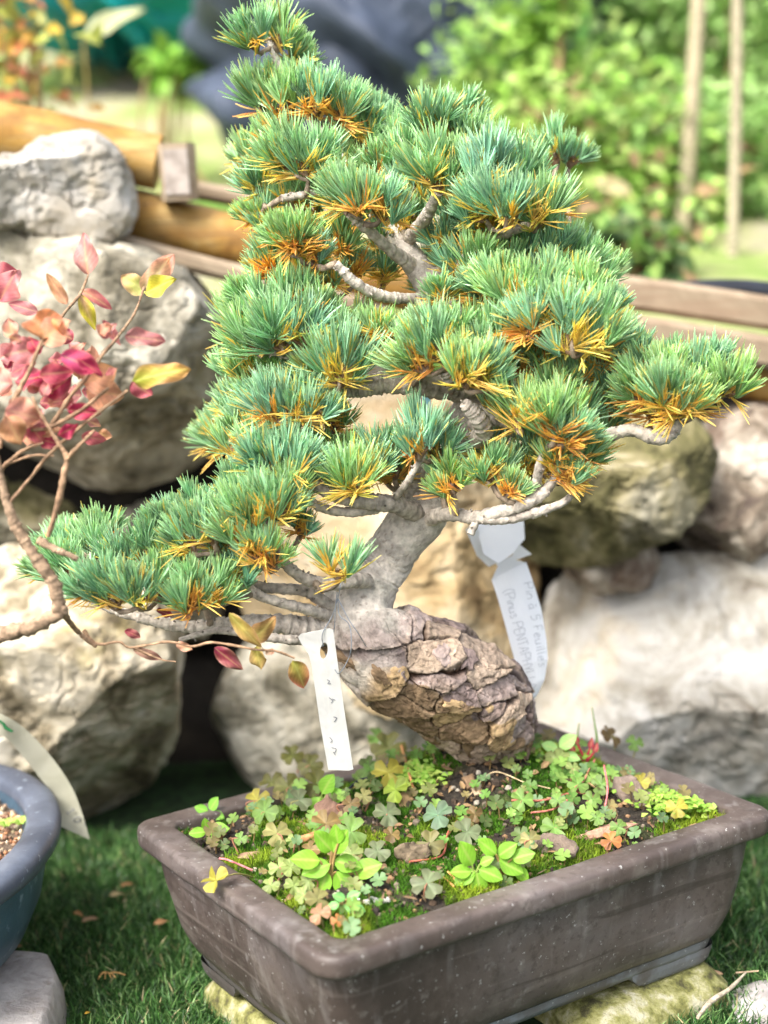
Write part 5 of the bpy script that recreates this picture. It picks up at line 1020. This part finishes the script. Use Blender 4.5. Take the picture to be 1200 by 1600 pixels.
def chip(poly, th, col, label, seed, name='bark_scrap', cat='bark', group=None, lift=.004, tilt=.4, m='chip'):
    c2 = np.mean(poly, 0); b = onsoil(*c2); pts = []
    for x, y in poly: pts.append(W(x, y, b[1]+.0+(c2[1]-y)*px2m(1.1)*1.0)+[0, 0, lift])
    pts = np.array(pts); c = pts.mean(0); g = np.random.default_rng(seed); d = []
    for i in range(len(pts)):
        for k in range(6): d.append(pts[i]+(pts[(i+1) % len(pts)]-pts[i])*k/6)
    d = np.array(d); n = len(d); N_ = nrm(np.cross(pts[1]-pts[0], pts[len(pts)//2]-pts[0])); N_ = N_ if N_[2] > 0 else -N_
    R = []
    for s_, h in ((.9, -th), (1, -th*.4), (1, th*.3), (.9, th*.7), (.6, th*.9), (.3, th), (.03, th)): R.append(c+(d-c)*s_+N_*h)
    V = np.concatenate(R); V = V+N_*(th*1.3*fbm(V, 140, 4, seed))[:, None]+(th*1.1*fbm(V, 170, 3, seed+3))[:, None]*nrm([1, .3, 0])
    C = np.array(col)*(1+.35*fbm(V, 150, 3, seed+8)[:, None]); mb = MB(); mb.add(V, gridf(7, n, True), C); return tag(mb.build(name, M[m]), label, cat, group)
chip([(482, 1290), (492, 1268), (512, 1250), (520, 1262), (542, 1270), (546, 1290), (532, 1305), (498, 1308), (484, 1304)], .003, (.2, .12, .085), 'reddish brown bark scrap standing left of centre in the pot', 1)
chip([(620, 1335), (640, 1327), (668, 1333), (674, 1345), (660, 1362), (635, 1366), (618, 1352)], .007, (.13, .1, .065), 'dark stone with ochre top in the front middle of the soil', 2, 'dark_stone', 'stone')
chip([(618, 1252), (632, 1245), (646, 1256), (640, 1268), (624, 1268)], .002, (.24, .16, .08), 'small wood chip in front of the trunk', 3, 'wood_chip', 'wood chip')
chip([(960, 1222), (985, 1220), (1010, 1240), (1040, 1262), (1046, 1278), (1010, 1275), (975, 1262), (955, 1245)], .004, (.17, .13, .105), 'large grey wood scrap at the right of the soil', 4, 'wood_scrap', 'wood scrap')
chip([(832, 1325), (850, 1312), (880, 1315), (905, 1335), (900, 1348), (870, 1344), (840, 1342)], .003, (.17, .13, .1), 'grey brown bark piece against the front right rim', 5)
chip([(892, 1318), (930, 1305), (960, 1292), (1000, 1295), (960, 1312), (920, 1322)], .002, (.33, .19, .13), 'pinkish curled wood strip along the front right rim', 6, 'wood_strip', 'wood strip')
chip([(722, 1222), (738, 1218), (744, 1232), (730, 1242)], .002, (.22, .14, .08), 'tiny brown bark bit on the black soil', 7, 'bark_bit')
chip([(736, 1240), (752, 1236), (754, 1248), (742, 1252)], .0015, (.4, .3, .2), 'tiny pale bark bit on the black soil', 8, 'bark_bit')
chip([(840, 1155), (865, 1150), (872, 1165), (850, 1172)], .006, (.2, .2, .16), 'dull stone at the back rim right of the trunk', 9, 'dull_stone', 'stone')
def dry(px, py, ang, Lp, wr_, c1, c2, label, y=None, z=0, name='dry_leaf', curl=.5, cat='leaf', group=None, face=(0, -.5, 1)):
    b = onsoil(px, py) if y is None else W(px, py, y); b = b+[0, 0, z]; a = math.radians(ang); mb = MB()
    leaf(mb, b, [math.cos(a), .1, math.sin(a)], face, Lp*px2m(b[1]), Lp*wr_*px2m(b[1]), c1, c2, curl=curl*.4, fold=.5, nu=9, nv=12, seed=px); return tag(mb.build(name, M['redleaf']), label, cat, group)
dry(338, 1318, -35, 52, .45, (.38, .15, .1), (.25, .1, .07), 'red brown curled leaf against the left inner rim', z=.006)
dry(372, 1352, 0, 60, .3, (.55, .4, .25), (.5, .3, .2), 'pale star shaped dry leaf inside the left rim', z=.006)
# pebbles
for i in range(34):
    px, py = [(random.gauss(580, 22), random.gauss(1408, 10)), (random.gauss(735, 35), random.gauss(1235, 22)), (random.gauss(470, 60), random.gauss(1380, 30))][i % 3 if i < 30 else 0]
    p = onsoil(px, py)
    if abs((p[:2]-PC)@PA) > PL/2-.032 or abs((p[:2]-PC)@PB) > PWd/2-.032: continue
    mb = MB(); r = random.uniform(.0012, .003); ph = np.linspace(.05, 3.09, 7); th = np.linspace(0, 2*np.pi, 9, endpoint=False)
    V = np.stack([np.sin(ph)[:, None]*np.cos(th), np.sin(ph)[:, None]*np.sin(th), np.cos(ph)[:, None]*.7+0*th], -1).reshape(-1, 3); V = V*(1+.3*noise(V+i, 1.3, i)[:, None])*r
    mb.add(V+p+[0, 0, r*.4], gridf(7, 9, True)[:, ::-1], [(.42, .41, .37), (.3, .27, .22), (.46, .4, .32)][i % 3]); tag(mb.build('pebble', M['pebble']), 'tiny pale pebble on the soil of the brown pot', 'pebble', 'pale pebbles on the bonsai soil')

# ------------------------------------------------------------------ red leaved plant at left
rp = thing('autumn_bonsai', W(-90, 1250, 1.1), 'bare stemmed plant with red autumn leaves reaching in from the left edge', 'shrub')
STM = [
 [(-90, 1250, 1.1, 20), (-70, 1060, 1.05, 19), (-10, 998, 1.0, 17), (50, 980, .99, 16), (92, 958, .99, 13), (100, 945, .99, 8)],
 [(92, 958, .99, 14), (85, 915, .99, 14), (55, 870, .99, 13), (30, 830, .99, 12), (12, 790, .99, 9), (0, 740, .99, 7), (-10, 690, .99, 5)],
 [(60, 845, .99, 9), (88, 858, .985, 7), (122, 874, .985, 5)],
 [(75, 838, .99, 5), (90, 790, .985, 6), (100, 740, .985, 6), (104, 715, .985, 5), (90, 690, .985, 4), (60, 640, .985, 3), (50, 620, .985, 2.5)],
 [(103, 720, .985, 4), (120, 700, .98, 4), (148, 672, .98, 2.5)],
 [(15, 785, .99, 4), (45, 750, 1.0, 3.5), (75, 712, 1.0, 3.5), (110, 680, 1.0, 3.5), (160, 640, 1.0, 3), (200, 610, 1.0, 2.5)],
 [(0, 735, 1.0, 5), (35, 705, 1.0, 4.5), (68, 692, 1.0, 2)], [(10, 725, 1.0, 3), (50, 712, 1.0, 3), (84, 712, 1.0, 1.6)],
 [(30, 672, 1.0, 4), (75, 668, 1.0, 5), (120, 645, 1.0, 4), (170, 606, 1.0, 3)],
 [(80, 665, 1.0, 4), (110, 620, 1.0, 4.5), (135, 590, 1.0, 4), (160, 555, 1.02, 4), (185, 525, 1.04, 3), (210, 490, 1.1, 2.5), (225, 450, 1.15, 2.5)],
 [(20, 630, 1.0, 5), (35, 600, 1.0, 5), (48, 575, 1.0, 4), (60, 545, 1.0, 4), (68, 528, 1.0, 3)],
 [(0, 700, 1.0, 4), (8, 650, 1.0, 3), (30, 610, 1.0, 3)], [(60, 550, 1.05, 3), (100, 490, 1.12, 3), (125, 460, 1.18, 3), (138, 430, 1.2, 2)],
 [(-10, 720, 1.0, 5), (0, 690, 1.0, 4), (4, 660, 1.0, 3)],
 [(130, 985, 1.03, 4), (152, 1006, 1.03, 3), (186, 1003, 1.03, 2.5), (205, 1012, 1.03, 2.5), (262, 1003, 1.03, 2.5), (300, 1010, 1.03, 2.5), (335, 1004, 1.03, 2.5), (400, 1015, 1.03, 2.3), (430, 1017, 1.03, 2.3), (460, 1028, 1.035, 2)],
 [(92, 950, .99, 7), (120, 985, 1.02, 5), (150, 1010, 1.03, 4)],
 [(210, 1012, 1.03, 2), (250, 1030, 1.03, 1.6), (275, 1034, 1.03, 1.2)],
]
for k, pts in enumerate(STM):
    mb = MB(); br_ = np.array([.33, .21, .13])*random.uniform(.75, 1.2) if k > 2 else np.array([.3, .21, .14])
    tube(mb, [W(a, b, c) for a, b, c, d in pts], [d*.8*px2m(c) for a, b, c, d in pts], 12, 110, col=br_, rough=.45, seed=k, ring=.12); mb.build('stem' if k else 'trunk', M['twig'], rp)
RED = (.42, .09, .12); PNK = (.5, .22, .22); ORG = (.45, .23, .11); YEL = (.55, .48, .05); GRN = (.32, .42, .05); CRI = (.42, .03, .09); SAL = (.62, .3, .2)
LV = [  # px,py base, angle, length px, width ratio, y, c1, c2
 (0, 470, 60, 62, .9, 1.08, RED, PNK), (-20, 440, 20, 60, .8, 1.1, PNK, RED), (138, 430, 95, 78, .5, 1.22, SAL, PNK), (225, 455, 50, 78, .5, 1.2, (.5, .4, .2), SAL), (228, 458, 25, 62, .6, 1.17, YEL, (.55, .5, .06)), (230, 455, 150, 60, .6, 1.22, (.4, .42, .12), SAL), (235, 440, 45, 66, .55, 1.24, PNK, SAL),
 (105, 475, 120, 66, .35, 1.24, SAL, ORG), (125, 460, -70, 70, .35, 1.2, PNK, YEL), (128, 455, -30, 62, .4, 1.22, SAL, RED), (160, 500, -60, 60, .3, 1.24, RED, PNK), (195, 525, -10, 74, .45, 1.26, PNK, RED), (60, 488, 160, 60, .4, 1.15, PNK, RED),
 (68, 530, 75, 56, 1.25, 1.0, ORG, (.58, .22, .1)), (65, 532, 35, 60, .9, 1.0, ORG, SAL), (122, 590, 60, 62, 1.1, 1.03, ORG, SAL), (130, 600, 20, 66, .9, 1.02, SAL, ORG), (135, 610, -10, 66, .9, 1.03, SAL, ORG),
 (60, 545, 185, 66, .7, 1.02, PNK, RED), (55, 565, 200, 60, .6, 1.03, CRI, PNK), (95, 555, -25, 78, .55, .99, (.55, .12, .25), CRI), (120, 560, -35, 56, .4, .98, CRI, CRI), (62, 585, 0, 60, .6, 1.0, RED, CRI), (75, 590, 175, 66, .7, 1.01, CRI, PNK), (70, 620, 35, 62, .6, 1.02, CRI, RED),
 (20, 600, 170, 60, .9, 1.0, PNK, SAL), (8, 640, -20, 66, .9, .98, PNK, SAL), (10, 650, -70, 60, .8, .97, SAL, ORG), (40, 640, -40, 50, .7, 1.0, RED, PNK), (45, 660, -60, 48, .7, 1.0, RED, RED), (90, 680, 20, 42, .6, .99, CRI, CRI), (40, 690, 20, 50, .5, 1.03, RED, SAL),
 (208, 596, 15, 108, .42, 1.0, (.42, .5, .04), (.45, .24, .08)), (205, 598, -35, 44, .8, 1.02, RED, RED), (105, 640, -10, 60, .5, 1.0, CRI, CRI), (115, 625, 180, 50, .6, 1.03, RED, SAL), (0, 560, 20, 56, .7, 1.06, PNK, RED), (10, 575, 60, 50, .8, 1.06, CRI, PNK),
 (358, 958, -52, 92, .3, 1.02, (.34, .3, .06), (.4, .24, .08)), (392, 1000, 35, 62, .6, 1.05, (.26, .26, .05), (.32, .18, .07)), (400, 1010, -85, 50, .6, 1.045, (.34, .34, .06), (.42, .28, .1)), (458, 1032, -72, 68, .55, 1.04, (.34, .32, .06), (.5, .16, .1)), (335, 1012, -42, 70, .42, 1.025, (.24, .03, .06), (.3, .17, .12)), (208, 1015, -20, 60, .3, 1.03, (.4, .24, .17), (.3, .1, .1)), (245, 952, -30, 34, .5, 1.06, (.25, .03, .06), (.2, .04, .05)), (195, 985, -30, 34, .5, 1.04, CRI, (.3, .1, .1)), (275, 1005, -25, 34, .5, 1.03, (.5, .3, .2), (.45, .22, .15)), (415, 1022, 20, 20, .6, 1.03, (.55, .4, .3), SAL),
 *[(random.randint(-5, 175), random.randint(520, 690), random.randint(-60, 200), random.randint(26, 46), random.uniform(.45, .9), random.uniform(1.0, 1.1), random.choice([RED, PNK, CRI, ORG, SAL]), random.choice([PNK, SAL, RED])) for _ in range(38)], (20, 1000-2, -30, 0, 0, 0, 0, 0),
]
for k, (px, py, ang, Lp, wr_, y, c1, c2) in enumerate(LV[:-1]):
    b = W(px, py, y); a = math.radians(ang); mb = MB(); g = np.random.default_rng(600+k)
    leaf(mb, b, [math.cos(a), g.normal()*.15, math.sin(a)], [g.normal()*.35, -1, .35+g.normal()*.3], Lp*.85*px2m(y), Lp*wr_*.92*px2m(y), c1, c2, curl=g.uniform(.05, .35), fold=g.uniform(.0, .45), wav=g.uniform(.08, .28), seed=k, nu=13, nv=18, shape=.8)
    mb.build('leaf', M['redleaf'], rp)

# ------------------------------------------------------------------ blue pot at left
EC = np.array([-.428, 1.135]); EA, EB = .16, .2
bp = thing('glazed_pot', (EC[0], EC[1], .045), 'round blue glazed bonsai pot cut off by the left edge', 'pot')
def eloft(mb, prof, k=120):
    th = np.linspace(0, 2*np.pi, k, endpoint=False); R = [np.stack([EC[0]+(EA-i)*np.cos(th), EC[1]+(EB-i)*np.sin(th), np.full(k, z)], 1) for i, z in prof]
    mb.add(np.concatenate(R), gridf(len(prof), k, True))
mb = MB(); eloft(mb, [(.012, .13), (.004, .132), (.001, .136), (0, .142), (.001, .147), (.004, .15), (.01, .1515), (.02, .1505), (.025, .149), (.028, .145), (.029, .13)]); mb.build('rim', M['bluerim'], bp)
mb = MB(); eloft(mb, [(.01, .134), (.012, .128), (.014, .115), (.02, .09), (.032, .065), (.05, .05), (.06, .045), (.1, .045), (.15, .045)]); eloft(mb, [(.029, .14), (.04, .11), (.15, .1)][::-1]); mb.build('body', M['bluepot'], bp)
mb = MB(); th = np.linspace(0, 2*np.pi, 90, endpoint=False); R = []
for q in np.linspace(1, .02, 40): x = EC[0]+(EA-.028)*q*np.cos(th); y = EC[1]+(EB-.028)*q*np.sin(th); R.append(np.stack([x, y, .132+.01*(1-q)+0*x], 1))
V = np.concatenate(R); V[:, 2] += .003*fbm(V, 90, 3, 4); mb.add(V, gridf(40, 90, True), np.array([.14, .1, .07])*(1+.5*fbm(V, 200, 2, 9)[:, None]))
n = 900; 
for i in range(n):
    a = RNG.uniform(-1.2, 1.2); q = math.sqrt(RNG.uniform(.2, .97)); p = np.array([EC[0]+(EA-.03)*q*math.cos(a), EC[1]+(EB-.03)*q*math.sin(a), .134+.01*(1-q)]); r = RNG.uniform(.0012, .0032)
    ph = np.linspace(.1, 3.04, 4); t2 = np.linspace(0, 2*np.pi, 6, endpoint=False); Vq = np.stack([np.sin(ph)[:, None]*np.cos(t2), np.sin(ph)[:, None]*np.sin(t2), np.cos(ph)[:, None]+0*t2], -1).reshape(-1, 3)*r*RNG.uniform(.5, 1.4, 3)
    mb.add(Vq+p, gridf(4, 6, True), [(.42, .2, .1), (.5, .4, .25), (.3, .2, .13), (.6, .5, .36), (.2, .11, .07)][i % 5])
tag(mb.build('gravel', M['chip']), kind='stuff')
for i, (px, py, lbl) in enumerate([(25, 1215, 'tiny green sprout near the back of the blue pot gravel'), (10, 1290, 'larger green sprout at the front of the blue pot gravel'), (32, 1287, 'small green sprout next to the inner rim of the blue pot')]):
    d = ray(px, py); t = (CAMZ-.14)/(-d[2]); p = np.array([0, 0, CAMZ])+d*t; mb = MB()
    for k in range(5): leaf(mb, p, nrm([math.cos(k*1.3), math.sin(k*1.3)-.2, .8]), [0, -.6, 1], .0085, .006, (.3, .5, .08), (.36, .5, .1), nu=5, nv=6, seed=k)
    tag(mb.build('sprout', M['leaf']), lbl, 'sprout', 'sprouts in the blue pot')
# slab under the blue pot
a0 = [W(60, 1520, 1.14), W(64, 1560, 1.1)]
slab([(-.52, 1.2), (-.285, 1.16), (-.268, 1.12), (-.262, 1.06), (-.265, .93), (-.52, .93)], -.005, .045, M['concrete'], 'pale concrete block the blue pot stands on, bottom left corner', 'concrete_block', 14, bev=.004, amp=.0015)
# its label
y_ = 1.24; lb = thing('plant_label', W(110, 1250, y_), 'cream curved plastic label with green mark and digits stuck in the blue pot', 'plant label')
E1 = [(-30, 1102), (10, 1120), (42, 1142), (82, 1185), (112, 1230), (128, 1270), (140, 1312)]; E2 = [(-30, 1140), (5, 1150), (30, 1175), (58, 1210), (80, 1240), (86, 1270), (92, 1290)]
Y3 = [1.22, 1.225, 1.235, 1.245, 1.25, 1.25, 1.245]; V = []
E1s = spline(E1, 30); E2s = spline(E2, 30); Ys = np.interp(np.linspace(0, 1, 30), np.linspace(0, 1, 7), Y3)
for a_, b_, yy in zip(E1s, E2s, Ys):
    for k in range(5): q = k/4; V.append(W(*(a_+(b_-a_)*q), yy))
V = np.array(V); f = gridf(30, 5); mb = MB(); mb.add(V, f); mb.add(V+[0, .0007, 0], f[:, ::-1]); mb.build('strip', M['oldplastic'], lb)
mb = MB()
for ch, x, y in (('1', 104, 1268), ('0', 114, 1280), ('3', 121, 1292)):
    for st in GL[ch]:
        ex_ = np.array([.45, .9]); ey_ = np.array([.9, -.45]); tube(mb, [W(*(np.array([x, y])+ex_*a*14+ey_*b*12), 1.2475) for a, b in st], .00035, 5, 12)
mb.build('writing', M['ink'], lb)
mb = MB(); tube(mb, [W(x, y, 1.222) for x, y in ((-6, 1124), (4, 1130), (10, 1138), (20, 1143))], [.0008, .0012, .0016, .001], 6, 20); mb.build('green_mark', M['greenink'], lb)

# ------------------------------------------------------------------ litter on the grass
def ongrass(px, py, z=.018):
    d = ray(px, py); return np.array([0, 0, CAMZ])+d*((CAMZ-z)/(-d[2]))
for i, (px, py, ang, Lp, c, lbl) in enumerate([(170, 1400, 20, 26, (.5, .38, .2), 'pale dry leaf furthest back on the left grass'), (188, 1385, 30, 24, (.45, .22, .1), 'brown dry leaf beside the pale one on the left grass'), (115, 1425, -40, 22, (.55, .26, .1), 'orange dry leaf on the left grass'), (128, 1440, 30, 30, (.42, .26, .15), 'curled brown leaf in the middle of the left grass'), (240, 1445, 35, 30, (.5, .25, .12), 'brown leaf on grass nearest the brown pot'), (10, 1480, 10, 26, (.4, .22, .12), 'brown leaf by the foot of the blue pot'), (132, 1585, 50, 14, (.65, .38, .04), 'small yellow leaf at the bottom left'), (1105, 1520, -10, 26, (.5, .32, .2), 'brown dry leaf on the grass right of the mossy stone')]):
    b = ongrass(px, py); a = math.radians(ang); mb = MB(); leaf(mb, b, [math.cos(a), math.sin(a), .15], [0, -.4, 1], Lp*px2m(b[1]), Lp*.4*px2m(b[1]), c, np.array(c)*.7, nu=7, nv=9, seed=i); tag(mb.build('dry_leaf', M['redleaf']), lbl, 'leaf', 'dry leaves on the grass')
mb = MB(); b = ongrass(170, 1520)
for k in range(6):
    ak = -2.6+k*.42+random.uniform(-.15, .15); lk = random.uniform(.009, .016); tube(mb, [b, b+[math.cos(ak)*lk*.5, math.sin(ak)*lk*.5, .002], b+[math.cos(ak+.15)*lk, math.sin(ak+.15)*lk, 0]], [.0006, .0006, .0004], 5, 8, col=(.62, .38, .14))
tag(mb.build('fallen_needles', M['dead']), 'little star of fallen orange needles on the left grass', 'needles')
mb = MB(); tube(mb, [ongrass(1090, 1590), ongrass(1110, 1565), ongrass(1140, 1545), ongrass(1165, 1520)], [.0012, .0022, .0018, .0008], 8, 24, col=(.42, .36, .27), rough=.3); tag(mb.build('dry_stalk', M['twig']), 'pale dry stalk lying on the grass at the bottom right', 'stalk')
mb = MB(); tube(mb, [ongrass(1150, 1520), ongrass(1185, 1517)], [.0008, .0006], 6, 10, col=(.4, .3, .2)); tag(mb.build('thin_twig', M['twig']), 'thin short twig across the tip of the pale stalk', 'twig')
